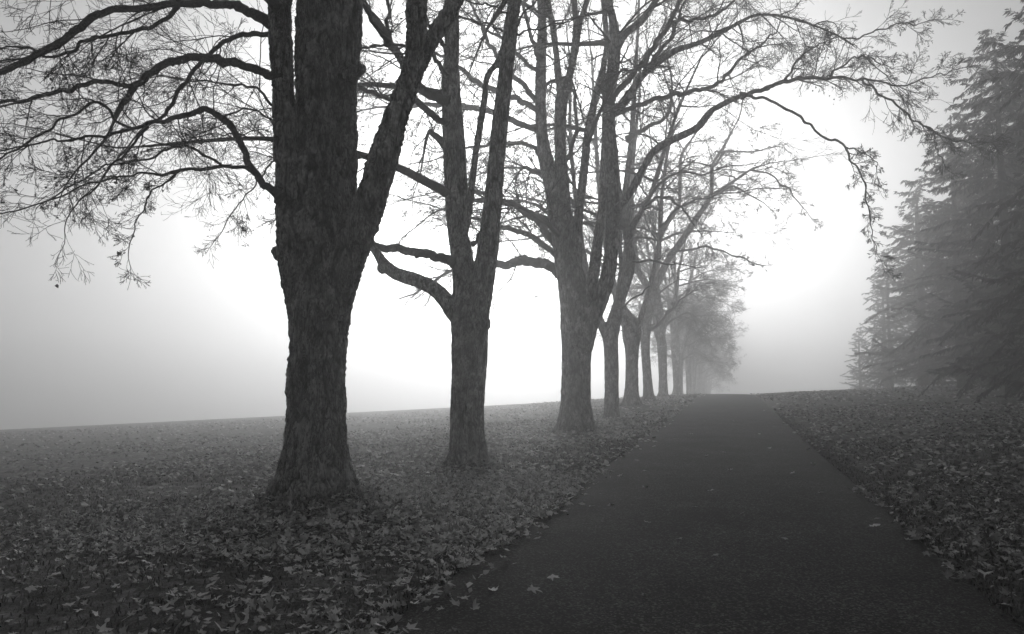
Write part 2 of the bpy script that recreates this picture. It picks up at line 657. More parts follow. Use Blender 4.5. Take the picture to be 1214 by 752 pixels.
def build_tree(spec):
    D = spec["D"]
    bx, by = spec["base"]
    base = at(bx, by, D)
    gz = float(ground_z(base[0], base[1], False))
    mound = base[2] - gz
    print("tree", spec["base"], "xy", base.round(2), "mound", round(mound, 3))
    MOUNDS.append((base[0], base[1], mound, spec.get("msig", 0.8)))
    root = empty(spec["name"], base)
    props(root, spec["label"], "tree", spec.get("group"))
    # trunk and its stems, one continuous mesh
    tb = Tubes()
    shoots = []
    tips = []
    paths = []
    for k, st in enumerate(spec["stems"]):
        rows = st["rows"]
        n = 14 + 3 * len(rows)
        P, R = trace(rows, D, n, st.get("a", 0.0), st.get("b", 0.0))
        if k == 0:
            P = np.vstack([P[0] - [0, 0, 0.35], P])
            R = np.concatenate([[R[0]], R])
        tb.batch(P[None], R[None], 28 if D < 15 else 18, cap=True)
        paths.append((P, R))
        top = st.get("shoot")
        if top:
            shoots.append((P, R, top))
    for (x, y, w) in spec.get("burls", []):
        c = at(x, y, D - 0.05)
        r = px2m(w, D) / 2
        tb.batch(np.array([[c - [0, 0, r * .9], c - [0, 0, r * .4], c + [0, 0, r * .4], c + [0, 0, r * .9]]]),
                 np.array([[r * .45, r, r, r * .4]]), 12, cap=True)
    Rb = paths[0][1][0] * spec.get("rb", 0.95)
    add_roots(tb, base, Rb * spec.get("rootw", 0.85), spec.get("roots", 7), spec["seed"], spec.get("reach", 1.6), spec.get("roottop", 0.5))
    me = remeshed("trunk", tb, spec["voxel"], spec["mat"], base, spec["amp"], spec["seed"] * 3.7, 2, 0.22, spec.get("ns", 9.0))
    link("trunk", me, root)
    # limbs, one mesh each
    seedlists = []
    for k, lb in enumerate(spec["limbs"]):
        n = 12 + (9 if D < 25 else 5) * len(lb["rows"])
        P, R = trace(lb["rows"], D, n, lb.get("a", 0.0), lb.get("b", 0.0), 1.0)
        P = wobble(P, px2m(1.1, D), spec["seed"] * 100 + k, 3)
        kr = np.random.default_rng(k + 5 + 31 * spec["seed"])
        jr = kr.uniform(0.93, 1.07, len(R))
        jr[kr.random(len(R)) < .05] *= 1.22          # knots
        if R[0] > .012 * D / 8 and lb["rows"][0][2] > 4:
            jr[:4] *= [1.5, 1.4, 1.22, 1.08]         # collar where it leaves the stem
        P[4:] += kr.normal(0, 1, (len(P) - 4, 3)) * (R[4:, None] * .06)
        R = np.maximum(R * jr, spec["rmin"])
        t2 = Tubes()
        t2.batch(P[None], R[None], 10 if R[0] > 0.02 else 6, cap=True)
        # knots
        link("branch", t2.mesh("branch", M_LIMB, base), root)
        if lb.get("twigs", 1):
            seedlists.append(seeds_from(P, R, lb.get("sp", spec["sp"]), (25, 65), lb.get("L", spec["L"]), lb.get("flat", 0.55), lb.get("tlo", 0.2), 0.55, spec["rcap"], lb.get("up", -0.1)))
            tipd = unit(P[-1] - P[-2])
            seedlists.append((P[-1:], tipd[None], np.array([lb.get("L", spec["L"])[1] * 0.8]), R[-1:]))
    ar = np.random.default_rng(spec["seed"] + 900)
    for q in range(spec.get("auto", 0)):
        P0, R0, _ = shoots[q % len(shoots)]
        t = ar.uniform(.3, .8)
        i = int(t * (len(P0) - 1))
        az = ar.uniform(.55, 1.35) * PI if (q % 3 or D < 15) else ar.uniform(0, 2 * PI)
        e = np.array([math.cos(az), math.sin(az), 0])
        Lm = ar.uniform(2.4, 4.8) * (1.2 - .5 * t)
        up = ar.uniform(.05, .5)
        r0 = min(R0[i] * .6, .085)
        pts = np.array([np.append(P0[i], r0), np.append(P0[i] + e * Lm * .3 + [0, 0, up * Lm * .3], r0 * .7),
                        np.append(P0[i] + e * Lm * .65 + [0, 0, up * Lm * .45] + ar.normal(0, .15, 3), r0 * .42),
                        np.append(P0[i] + e * Lm + [0, 0, up * Lm * .4 - .3] + ar.normal(0, .2, 3), .012)])
        S = smooth_path(pts, 18)
        S[:, :3] = wobble(S[:, :3], .04, q + 300, 2)
        t2 = Tubes()
        t2.batch(S[None, :, :3], S[None, :, 3], 7, cap=True)
        link("branch", t2.mesh("branch", M_LIMB, base), root)
        seedlists.append(seeds_from(S[:, :3], S[:, 3], spec["sp"], (25, 60), spec["L"], .6, .2, .55, spec["rcap"], -.05))
        seedlists.append((S[-1:, :3], unit(S[-1:, :3] - S[-2:-1, :3]), np.array([spec["L"][1] * .8]), np.array([.012])))
    for P, R, top in shoots:
        seedlists.append(seeds_from(P, R, top["sp"], top.get("ang", (35, 75)), top["L"], 0.5, top.get("tlo", 0.4), 0.5, top.get("rcap", 0.05), top.get("up", 0.1)))
        tipd = unit(P[-1] - P[-2])
        seedlists.append((P[-1:], tipd[None], np.array([top["L"][1]]), R[-1:] * 0.9))
    tb = Tubes()
    for sd in seedlists:
        twiggery(tb, sd, spec["levels"], spec["rmin"], tips)
    link("crown", tb.mesh("crown", M_TWIG, base), root)
    # clinging leaves
    TP = np.concatenate([t[0] for t in tips])
    k = min(spec["leaves"], len(TP))
    pos = TP[rng.choice(len(TP), k, replace=False)]
    for (x, y, rx, ry, q, dz) in spec.get("clumps", []):
        c = np.array([at(x + rng.normal(0, rx), y + rng.normal(0, ry), D + dz + rng.normal(0, 0.3)) for _ in range(q)])
        pos = np.concatenate([pos, c])
    pos = pos + rng.normal(0, 0.02, pos.shape)
    lm = leaf_mesh("leaves", pos, rng.uniform(0.06, 0.11, len(pos)) * spec.get("lsize", 1.0), rng.random(len(pos)), M_TLEAF, SIMPLE, 0.7, 0.8, -1.0, base)
    link("leaves", lm, root)["kind"] = "stuff"
    return root


# ---- the traced trees, nearest first -------------------------------------
LEV_NEAR = [LV(11, .12, .010, 0, 0, 0, 0, 0, 5), LV(8, .15, .014, 6, (20, 50), (.4, .8), .55, .55, 4),
            LV(6, .16, .018, 4.5, (20, 50), (.4, .8), .62, .6, 3), LV(5, .17, .018, 2.4, (20, 50), (.4, .9), .8, .7, 3)]
LEV_MID = [LV(9, .13, .010, 0, 0, 0, 0, 0, 5), LV(7, .16, .015, 6.5, (20, 52), (.4, .8), .55, .55, 4),
           LV(6, .17, .018, 4.5, (20, 52), (.4, .8), .62, .6, 3), LV(4, .18, .018, 2.2, (20, 52), (.4, .9), .8, .7, 3)]
LEV_FAR = [LV(8, .14, .008, 0, 0, 0, 0, 0, 4), LV(7, .16, .012, 6, (20, 55), (.35, .75), .58, .5, 3),
           LV(5, .18, .015, 4, (20, 55), (.4, .85), .64, .55, 3), LV(3, .18, .015, 2.0, (20, 55), (.45, 1.0), .8, .8, 3)]

T1 = dict(
    name="bare_tree", seed=1, D=7.8, base=(372, 586), mat=M_BARK1, voxel=0.0135, amp=0.034, ns=9.0, rmin=0.0019,
    msig=0.75, rootw=0.86, roots=8, reach=1.45, roottop=0.40,
    label="thickest nearest tree with flaky dark bark and three stems", group="bare trees of the avenue",
    sp=0.17, L=(0.6, 1.7), rcap=0.0085, levels=LEV_NEAR, leaves=260, lsize=0.5,
    stems=[
        dict(rows=[(371, 590, 99), (372, 572, 88), (373, 555, 79), (374, 530, 73), (375, 500, 69), (375, 465, 66), (376, 420, 65), (379, 370, 72), (381, 335, 78), (377, 295, 69), (374, 240, 60), (374, 180, 54), (375, 110, 52), (377, 40, 52), (377, -40, 50), (376, -170, 42), (370, -330, 26)],
             b=0.3, shoot=dict(sp=0.5, L=(1.6, 3.0), tlo=0.78, rcap=0.05)),
        dict(rows=[(393, 372, 42), (401, 320, 41), (403, 270, 36), (406, 220, 33), (407, 150, 32), (409, 80, 34), (410, 20, 40), (411, -50, 36), (420, -170, 28), (432, -320, 16)],
             a=0.15, b=0.5, shoot=dict(sp=0.5, L=(1.4, 2.6), tlo=0.78, rcap=0.045)),
        dict(rows=[(412, 92, 26), (421, 86, 17), (428, 82, 12), (433, 80, 5)], a=0.0, b=-0.05),
        dict(rows=[(340, 104, 22), (330, 100, 16), (322, 98, 8)], a=-0.25, b=-0.3),
        dict(rows=[(352, 292, 34), (339, 297, 26), (331, 299, 19), (325, 297, 9)], a=-0.1, b=-0.15),
        dict(rows=[(363, 365, 42), (351, 312, 37), (345, 270, 33), (342, 220, 31), (339, 160, 28), (336, 100, 27), (333, 40, 26), (334, -30, 25), (328, -170, 20), (318, -320, 12)],
             a=0.0, b=-0.3, shoot=dict(sp=0.45, L=(1.4, 2.6), tlo=0.72, rcap=0.045)),
        dict(rows=[(389, 375, 46), (408, 315, 45), (427, 268, 41), (442, 230, 38), (458, 175, 36), (474, 125, 30), (486, 90, 27), (492, 50, 24), (494, 0, 23), (498, -90, 21), (505, -260, 12)],
             a=-0.05, b=-0.5, shoot=dict(sp=0.5, L=(1.3, 2.5), tlo=0.74, rcap=0.04)),
        dict(rows=[(474, 130, 26), (489, 88, 22), (507, 55, 20), (526, 24, 19), (543, -4, 18), (572, -70, 16), (610, -190, 10)],
             a=-0.27, b=0.4, shoot=dict(sp=0.5, L=(1.2, 2.3), tlo=0.6, rcap=0.04)),
    ],
    burls=[],
    limbs=[
        dict(rows=[(334, 40, 17), (325, 33, 16), (307, 20, 14), (281, 7, 11), (246, 5, 10), (206, 5, 9), (176, 8, 8.5), (136, 13, 8.5), (110, 20, 9), (94, 35, 9), (66, 55, 9), (35, 70, 8), (0, 86, 7.5), (-50, 100, 5), (-110, 116, 3)], a=-0.1, b=-0.9, sp=0.2, up=-0.05),
        dict(rows=[(210, 6, 6), (206, 14, 5.5), (184, 31, 5), (167, 36, 5), (132, 42, 4.5), (105, 48, 4), (83, 61, 4), (60, 68, 3), (30, 56, 2.6), (0, 57, 2)], a=-0.42, b=-0.1, L=(.4, .9)),
        dict(rows=[(331, 95, 10), (318, 88, 10), (307, 83, 10), (281, 76, 10), (250, 69, 10), (228, 68, 9.5), (197, 75, 9.5), (180, 86, 9), (162, 103, 8), (149, 121, 7), (140, 134, 6), (134, 145, 4)], a=-0.2, b=0.5, sp=.16),
        dict(rows=[(162, 102, 6), (145, 99, 5.5), (114, 96, 5.5), (88, 105, 5.5), (57, 112, 5), (26, 119, 4.5), (0, 122, 4), (-40, 132, 2.5)], a=0.28, b=0.1),
        dict(rows=[(330, 44, 7), (320, 42, 6.5), (303, 40, 6.5), (281, 44, 6), (259, 55, 5.5), (246, 65, 5.2), (233, 79, 5), (215, 103, 5), (198, 132, 4.5), (189, 140, 4), (176, 148, 2.6)], a=0.15, b=0.7),
        dict(rows=[(333, 236, 11), (327, 230, 10), (314, 220, 9), (301, 202, 8.5), (292, 182, 8), (281, 162, 8), (270, 145, 8), (246, 132, 7.5), (228, 134, 7), (206, 141, 6), (184, 145, 5), (167, 151, 4.5), (132, 160, 3.6), (88, 165, 3), (44, 170, 2.2), (0, 180, 1.6)], a=-0.2, b=-0.4, up=-0.15, L=(.3, 1.1)),
        dict(rows=[(170, 150, 3.5), (145, 148, 3.2), (116, 121, 3.6), (88, 136, 3.2), (53, 156, 3), (26, 173, 2.6), (0, 188, 2)], a=-0.38, b=-0.8, up=-0.1, L=(.3, 1.0)),
        dict(rows=[(301, 203, 5), (281, 198, 4.6), (255, 198, 4.4), (233, 200, 4), (219, 200, 3.6), (193, 206, 3.2), (160, 207, 2.6), (110, 217, 2.2), (66, 235, 2), (10, 252, 1.5)], a=-0.26, b=-0.2, up=-0.1, L=(.25, .8)),
        dict(rows=[(262, 195, 3.6), (237, 182, 3.6), (211, 173, 3.4), (193, 180, 3), (176, 189, 2.6), (132, 195, 2.2), (96, 214, 2), (60, 238, 1.5)], a=-0.25, b=0.4, up=-0.1, L=(.25, .8)),
        dict(rows=[(176, 150, 3.6), (162, 165, 3), (146, 185, 2.6), (131, 198, 2.4), (112, 224, 2), (88, 246, 1.6)], a=-0.4, b=-0.7, up=-0.2, L=(.25, .8)),
        dict(rows=[(215, 200, 2.6), (202, 214, 2.4), (180, 226, 2), (172, 245, 1.9), (160, 270, 1.5), (152, 296, 1.1)], a=-0.2, b=-0.4, up=-0.2, L=(.15, .5)),
        dict(rows=[(336, 128, 4), (322, 125, 3.6), (312, 110, 3.4), (298, 103, 3), (272, 100, 2.6), (240, 96, 2.2), (205, 93, 1.6)], a=0.4, b=1.4, up=0.0),
        dict(rows=[(338, 150, 3), (318, 140, 2.6), (305, 132, 2.4), (290, 130, 2), (266, 138, 1.6), (240, 140, 1.2)], a=0.4, b=1.0, up=-0.1),
        dict(rows=[(338, 175, 3), (318, 166, 2.6), (300, 165, 2.2), (278, 158, 1.8), (250, 158, 1.4)], a=0.4, b=1.0, up=-0.1),
        dict(rows=[(332, 180, 2.4), (318, 198, 2.2), (306, 214, 2), (292, 232, 1.6), (268, 262, 1.2)], a=0.1, b=0.6, up=-0.4, L=(.2, .6)),
        dict(rows=[(460, 52, 6), (452, 40, 5), (440, 20, 4.5), (428, 0, 4), (414, -40, 3)], a=0.2, b=1.2, L=(.3, .8)),
        dict(rows=[(330, 10, 9), (300, -14, 8), (250, -40, 7), (180, -60, 6), (100, -62, 5), (30, -40, 4), (-30, -5, 2.5)], a=-0.3, b=-1.2, up=-0.35, L=(.6, 1.3)),
        dict(rows=[(332, -60, 9), (290, -75, 8), (225, -90, 6.5), (150, -100, 5), (80, -90, 3)], a=0.0, b=1.4, up=-0.3, L=(.6, 1.3)),
    ],
)

T2 = dict(
    name="bare_tree", seed=2, auto=5, D=12.15, base=(555, 551), mat=M_BARK2, voxel=0.02, amp=0.015, ns=9.0, rmin=0.0026,
    msig=0.55, rootw=0.9, roots=7, reach=1.45, roottop=0.45,
    label="second tree of the row, slim smooth trunk with low elbowed limb", group="bare trees of the avenue",
    sp=0.26, L=(0.6, 1.7), rcap=0.014, levels=LEV_MID, leaves=240, lsize=0.6,
    stems=[
        dict(rows=[(555, 552, 52), (555, 542, 47), (554, 528, 42), (554, 505, 40), (554, 480, 39.5), (556, 440, 41), (557, 400, 43), (556, 375, 44), (552, 340, 30), (547, 300, 27), (540, 260, 23), (536, 205, 20), (534, 150, 20), (533, 100, 19), (536, 50, 18), (535, 0, 17), (530, -80, 14), (522, -230, 9)],
             b=0.3, shoot=dict(sp=0.55, L=(1.2, 2.4), tlo=0.78, rcap=0.04)),
        dict(rows=[(560, 392, 34), (569, 350, 30), (577, 305, 26), (582, 260, 23), (587, 215, 21), (591, 165, 20), (597, 110, 19), (602, 65, 18), (606, 30, 18), (610, 0, 16), (616, -70, 14), (626, -230, 8)],
             b=-0.3, shoot=dict(sp=0.55, L=(1.2, 2.4), tlo=0.76, rcap=0.04)),
        dict(rows=[(546, 285, 14), (554, 262, 10), (559, 225, 8.5), (563, 190, 8), (569, 149, 7.5), (574, 120, 7), (577, 93, 7), (586, 79, 7), (593, 65, 6), (600, 48, 7)], a=0.1, b=-0.2),
        dict(rows=[(545, 290, 14), (551, 240, 9), (549, 190, 8), (546, 140, 7), (543, 98, 6), (541, 60, 6)], a=0.2, b=0.25),
        dict(rows=[(554, 386, 24), (543, 376, 21), (536, 368, 19), (526, 353, 18), (510, 340, 17), (489, 331, 16), (470, 325, 15), (457, 315, 14), (449, 304, 11), (441, 292, 9)], a=0.0, b=0.25),
    ],
    burls=[(571, 384, 22), (454, 318, 15)],
    limbs=[
        dict(rows=[(541, 312, 13), (533, 309, 12), (518, 303, 11), (489, 299, 10.5), (465, 295, 9.5), (444, 290, 9), (425, 282, 7), (400, 268, 5), (370, 250, 3)], a=0.0, b=0.8, L=(.4, 1.1), tlo=.5),
        dict(rows=[(443, 294, 9), (432, 270, 7), (424, 240, 5.5), (405, 215, 4.5), (380, 200, 3)], a=0.25, b=0.9, tlo=.1),
        dict(rows=[(534, 122, 13), (522, 119, 12), (508, 112, 11), (494, 101, 11), (484, 84, 10.5), (473, 66, 10), (462, 50, 9), (451, 30, 8), (436, 12, 7), (424, -8, 6), (400, -50, 3)], a=0.1, b=0.9),
        dict(rows=[(460, 46, 6), (459, 30, 5), (460, 10, 4.5), (456, -20, 3)], a=0.65, b=0.7),
        dict(rows=[(532, 148, 9), (521, 141, 8.5), (502, 128, 8), (489, 120, 7.5), (475, 120, 6.5), (460, 117, 6), (441, 109, 5.5), (425, 106, 5), (395, 100, 3.5), (360, 108, 2)], a=0.1, b=-0.5),
        dict(rows=[(530, 92, 6), (522, 82, 5.5), (516, 69, 5), (506, 62, 4.4), (490, 56, 4), (470, 53, 3.5), (448, 54, 3), (425, 60, 2)], a=0.0, b=-0.6),
        dict(rows=[(530, 60, 6), (524, 50, 5), (517, 42, 4.5), (508, 30, 3.5), (503, 14, 2.6)], a=0.0, b=0.5, L=(.3, .8)),
        dict(rows=[(598, 38, 3), (585, 32, 2.4), (572, 27, 2.2), (545, 21, 1.8), (520, 14, 1.3)], a=-0.2, b=-0.8, L=(.3, .7)),
        dict(rows=[(612, 34, 3), (620, 16, 2.6), (638, -2, 2.2), (652, -14, 1.6)], a=-0.2, b=-0.7, L=(.2, .6)),
        dict(rows=[(610, 40, 3), (628, 37, 2.2), (650, 31, 1.9), (676, 24, 1.5), (695, 20, 1.1)], a=-0.2, b=-0.8, L=(.2, .6)),
        dict(rows=[(605, 20, 3), (585, 8, 2.4), (560, 2, 2), (540, 0, 1.5)], a=-0.2, b=-0.6, L=(.3, .7)),
        dict(rows=[(560, 290, 5), (567, 280, 4.5), (576, 268, 4), (586, 256, 3)], a=0.2, b=0.6, L=(.3, .7)),
    ],
)

T3 = dict(
    name="bare_tree", seed=3, auto=13, D=20.75, base=(683, 512), mat=M_BARK2, voxel=0.03, amp=0.02, ns=7.0, rmin=0.004,
    msig=0.8, rootw=0.9, roots=7, reach=1.5, roottop=0.6,
    label="third tree of the row, many stems and a branch arching over the path", group="bare trees of the avenue",
    sp=0.36, L=(0.9, 2.6), rcap=0.024, levels=LEV_MID, leaves=900, lsize=0.62,
    clumps=[(724, 165, 9, 16, 150, -0.6), (722, 132, 7, 10, 50, -0.6), (955, 62, 17, 9, 90, -0.5), (975, 55, 12, 8, 40, -0.5), (985, 112, 12, 7, 18, -0.3)],
    stems=[
        dict(rows=[(683, 513, 48), (683, 503, 42), (683, 490, 37), (683, 450, 35), (684, 410, 36), (685, 385, 42), (681, 350, 36), (673, 310, 32), (667, 270, 30), (660, 235, 27), (652, 205, 21), (645, 180, 17), (641, 140, 14), (641, 90, 13), (643, 40, 12), (642, 0, 11), (640, -60, 9), (636, -110, 5)],
             b=0.5, shoot=dict(sp=0.6, L=(1.4, 3.0), tlo=0.7, rcap=0.05)),
        dict(rows=[(668, 262, 22), (667, 225, 17), (665, 190, 15), (664, 150, 14), (667, 112, 15), (675, 90, 10), (681, 60, 9), (683, 30, 8), (681, 0, 8), (682, -50, 6), (690, -110, 4)],
             b=-0.6, shoot=dict(sp=0.6, L=(1.3, 2.8), tlo=0.6, rcap=0.04)),
        dict(rows=[(666, 120, 12), (662, 92, 8.5), (659, 60, 8), (655, 30, 8), (649, 0, 8), (645, -50, 6), (650, -110, 3)], a=0.1, b=1.0, shoot=dict(sp=0.6, L=(1.2, 2.6), tlo=0.3, rcap=0.03)),
        dict(rows=[(682, 62, 8), (687, 30, 7.5), (696, 0, 7), (708, -50, 5), (722, -110, 3)], a=-0.4, b=-0.9, shoot=dict(sp=0.5, L=(1.1, 2.4), tlo=0.2, rcap=0.03)),
        dict(rows=[(684, 330, 15), (684, 290, 12), (687, 245, 11), (692, 205, 10.5), (698, 152, 9.5), (707, 112, 9), (714, 85, 8), (719, 55, 7), (716, 10, 6), (708, -70, 4)], a=0.5, b=1.0, shoot=dict(sp=0.6, L=(1.3, 2.6), tlo=0.4, rcap=0.035)),
        dict(rows=[(690, 395, 20), (697, 362, 16), (703, 330, 14), (709, 285, 13), (714, 252, 12), (716, 215, 11), (718, 150, 9), (717, 90, 7)], a=0.3, b=0.8),
        dict(rows=[(688, 412, 30), (698, 385, 23), (709, 362, 20), (719, 335, 18), (725, 300, 17), (726, 250, 17), (725, 200, 16.5), (722, 150, 16), (722, 110, 16), (727, 80, 16), (729, 45, 14), (726, 20, 10), (722, 0, 8.5), (718, -60, 7), (716, -120, 4)],
             a=-0.1, b=-0.8, shoot=dict(sp=0.5, L=(1.4, 3.0), tlo=0.6, rcap=0.05)),
        dict(rows=[(729, 60, 12), (740, 42, 9.5), (758, 27, 9), (770, 12, 8), (778, 0, 7.5), (800, -40, 6), (830, -90, 4)], a=-0.7, b=-1.2, shoot=dict(sp=0.5, L=(1.2, 2.6), tlo=0.2, rcap=0.04)),
        dict(rows=[(729, 130, 13), (740, 122, 10), (749, 110, 9), (758, 95, 8.5), (770, 82, 8.5), (799, 61, 8), (826, 52, 6.5), (840, 46, 6), (860, 36, 5.6), (878, 26, 5), (896, 18, 4.6), (918, 18, 4.2), (953, 26, 3.6), (988, 40, 3), (1010, 53, 2.4), (1027, 68, 1.8)], a=-0.6, b=-2.2,
             shoot=dict(sp=0.28, L=(.8, 2.0), tlo=0.35, rcap=0.025, up=0.1)),
        dict(rows=[(725, 262, 14), (734, 246, 10), (742, 236, 9.5), (751, 222, 9.5), (762, 201, 9.5), (775, 180, 9.5), (797, 166, 9), (823, 154, 8.5), (834, 143, 8.5), (843, 132, 8), (860, 122, 7.5), (878, 114, 7)], a=-0.5, b=-1.4),
    ],
    limbs=[
        dict(rows=[(878, 114, 6.6), (895, 109, 5.8), (909, 105, 5.4), (935, 95, 5), (960, 93, 4.2), (983, 92, 3.8), (1005, 93, 3.2), (1027, 94, 2.6), (1050, 98, 2.2), (1071, 101, 1.8), (1100, 92, 1.4), (1130, 84, 1.0)], a=-1.4, b=-2.2, sp=.2, L=(.5, 1.2), up=-.1, flat=.8),
        dict(rows=[(1020, 94, 2.8), (1032, 101, 2.6), (1049, 114, 2.5), (1071, 132, 2.4), (1098, 149, 2.2), (1111, 158, 2), (1128, 167, 1.6), (1159, 169, 1)], a=-1.9, b=-2.6, sp=.18, L=(.35, 1.0), up=-.2, flat=.8),
        dict(rows=[(1100, 151, 1.8), (1108, 165, 1.6), (1111, 176, 1.4), (1118, 190, 1.2), (1124, 202, .9)], a=-2.4, b=-2.4, sp=.2, L=(.2, .5)),
        dict(rows=[(878, 115, 4), (892, 115, 3.6), (909, 119, 3.4), (935, 132, 3.2), (957, 145, 3), (975, 160, 2.8), (997, 169, 2.8), (1010, 189, 2.2), (1023, 211, 1.9), (1027, 233, 1.6), (1034, 259, 1.3), (1036, 285, 1.0), (1045, 309, .7)], a=-1.4, b=-2.4, sp=.16, L=(.25, .7), up=-.3, tlo=.5, flat=.8),
        dict(rows=[(1003, 175, 1.8), (1018, 179, 1.6), (1030, 184, 1.3), (1040, 197, .9)], a=-2.0, b=-2.3, sp=.15, L=(.2, .5)),
        dict(rows=[(980, 91, 2.6), (992, 83, 2.4), (1003, 76, 2.2), (1015, 69, 2), (1030, 68, 1.6), (1048, 78, 1.2)], a=-1.8, b=-2.6, sp=.18, L=(.3, .8)),
        dict(rows=[(931, 95, 3), (937, 85, 2.8), (945, 72, 2.6), (957, 61, 2.2), (983, 48, 1.5)], a=-1.5, b=-1.0, sp=.18, L=(.3, .8)),
        dict(rows=[(1000, 46, 2), (1030, 40, 1.8), (1060, 30, 1.5), (1090, 28, 1.1)], a=-2.1, b=-2.8, sp=.2, L=(.4, 1)),
        dict(rows=[(722, 124, 9), (732, 108, 8), (749, 90, 7), (762, 75, 6.6), (773, 58, 6.4), (791, 32, 6), (800, 14, 5.4), (808, -4, 5), (825, -50, 3)], a=-0.62, b=0.4),
        dict(rows=[(790, 33, 5), (802, 27, 4.4), (813, 24, 4), (840, 20, 3.6), (862, 8, 3), (885, -12, 2)], a=0.0, b=0.3),
        dict(rows=[(722, 143, 8), (733, 134, 7), (748, 128, 6), (765, 122, 5.6), (797, 114, 5.4), (813, 111, 5.4), (835, 106, 5), (852, 99, 4.4), (862, 88, 4), (869, 79, 3.8), (882, 67, 3.2), (896, 57, 2.8), (918, 40, 2)], a=-0.62, b=0.9),
        dict(rows=[(724, 136, 8), (740, 118, 7), (752, 100, 6), (765, 85, 5.6), (780, 62, 5), (797, 44, 4.4), (800, 30, 4), (806, 12, 3)], a=-0.6, b=1.2),
        dict(rows=[(678, 340, 15), (662, 324, 13), (648, 314, 12), (627, 309, 12), (610, 311, 11), (592, 314, 9), (570, 312, 7), (540, 318, 4)], a=0.3, b=0.9, up=-0.1, tlo=.3),
        dict(rows=[(672, 318, 9), (661, 306, 8), (640, 288, 7.4), (621, 277, 6.8), (600, 271, 5.5), (570, 262, 4), (530, 250, 2)], a=0.3, b=-0.4),
        dict(rows=[(666, 300, 10), (656, 288, 9), (640, 266, 8.6), (624, 253, 8.4), (600, 241, 7), (565, 238, 5), (520, 250, 2.5)], a=0.3, b=1.6),
        dict(rows=[(662, 268, 6), (652, 261, 5), (632, 251, 4.6), (600, 240, 4), (560, 228, 3), (500, 230, 1.5)], a=0.5, b=2.0),
        dict(rows=[(644, 158, 8), (633, 152, 7.5), (616, 146, 7.5), (604, 141, 7.4), (575, 131, 7.2), (548, 126, 7), (520, 124, 6), (500, 124, 5), (470, 128, 3.5), (440, 128, 2)], a=0.3, b=1.2),
        dict(rows=[(642, 136, 8), (633, 130, 7), (616, 119, 6.8), (604, 114, 6.6), (580, 104, 6.4), (564, 96, 6), (545, 82, 5), (525, 68, 3.6), (500, 60, 2)], a=0.3, b=-0.6),
        dict(rows=[(641, 128, 8), (634, 120, 7), (621, 101, 6.4), (608, 90, 6), (592, 70, 5), (580, 52, 4.6), (570, 28, 4), (560, 8, 3), (556, -20, 2)], a=0.3, b=1.0),
        dict(rows=[(640, 90, 6), (632, 82, 5.4), (613, 64, 5), (596, 46, 4), (580, 36, 3), (560, 22, 2)], a=0.2, b=-0.5),
        dict(rows=[(640, 182, 6), (630, 173, 5), (600, 169, 4.6), (570, 172, 3.4), (530, 182, 2)], a=0.4, b=1.4),
        dict(rows=[(640, 70, 6), (634, 55, 5), (626, 30, 4.4), (622, 0, 4), (616, -30, 3)], a=0.1, b=0.6),
        dict(rows=[(665, 210, 6), (680, 170, 5), (683, 140, 4.4), (680, 115, 4), (678, 95, 3)], a=0.6, b=0.9, L=(.5, 1.2)),
    ],
)

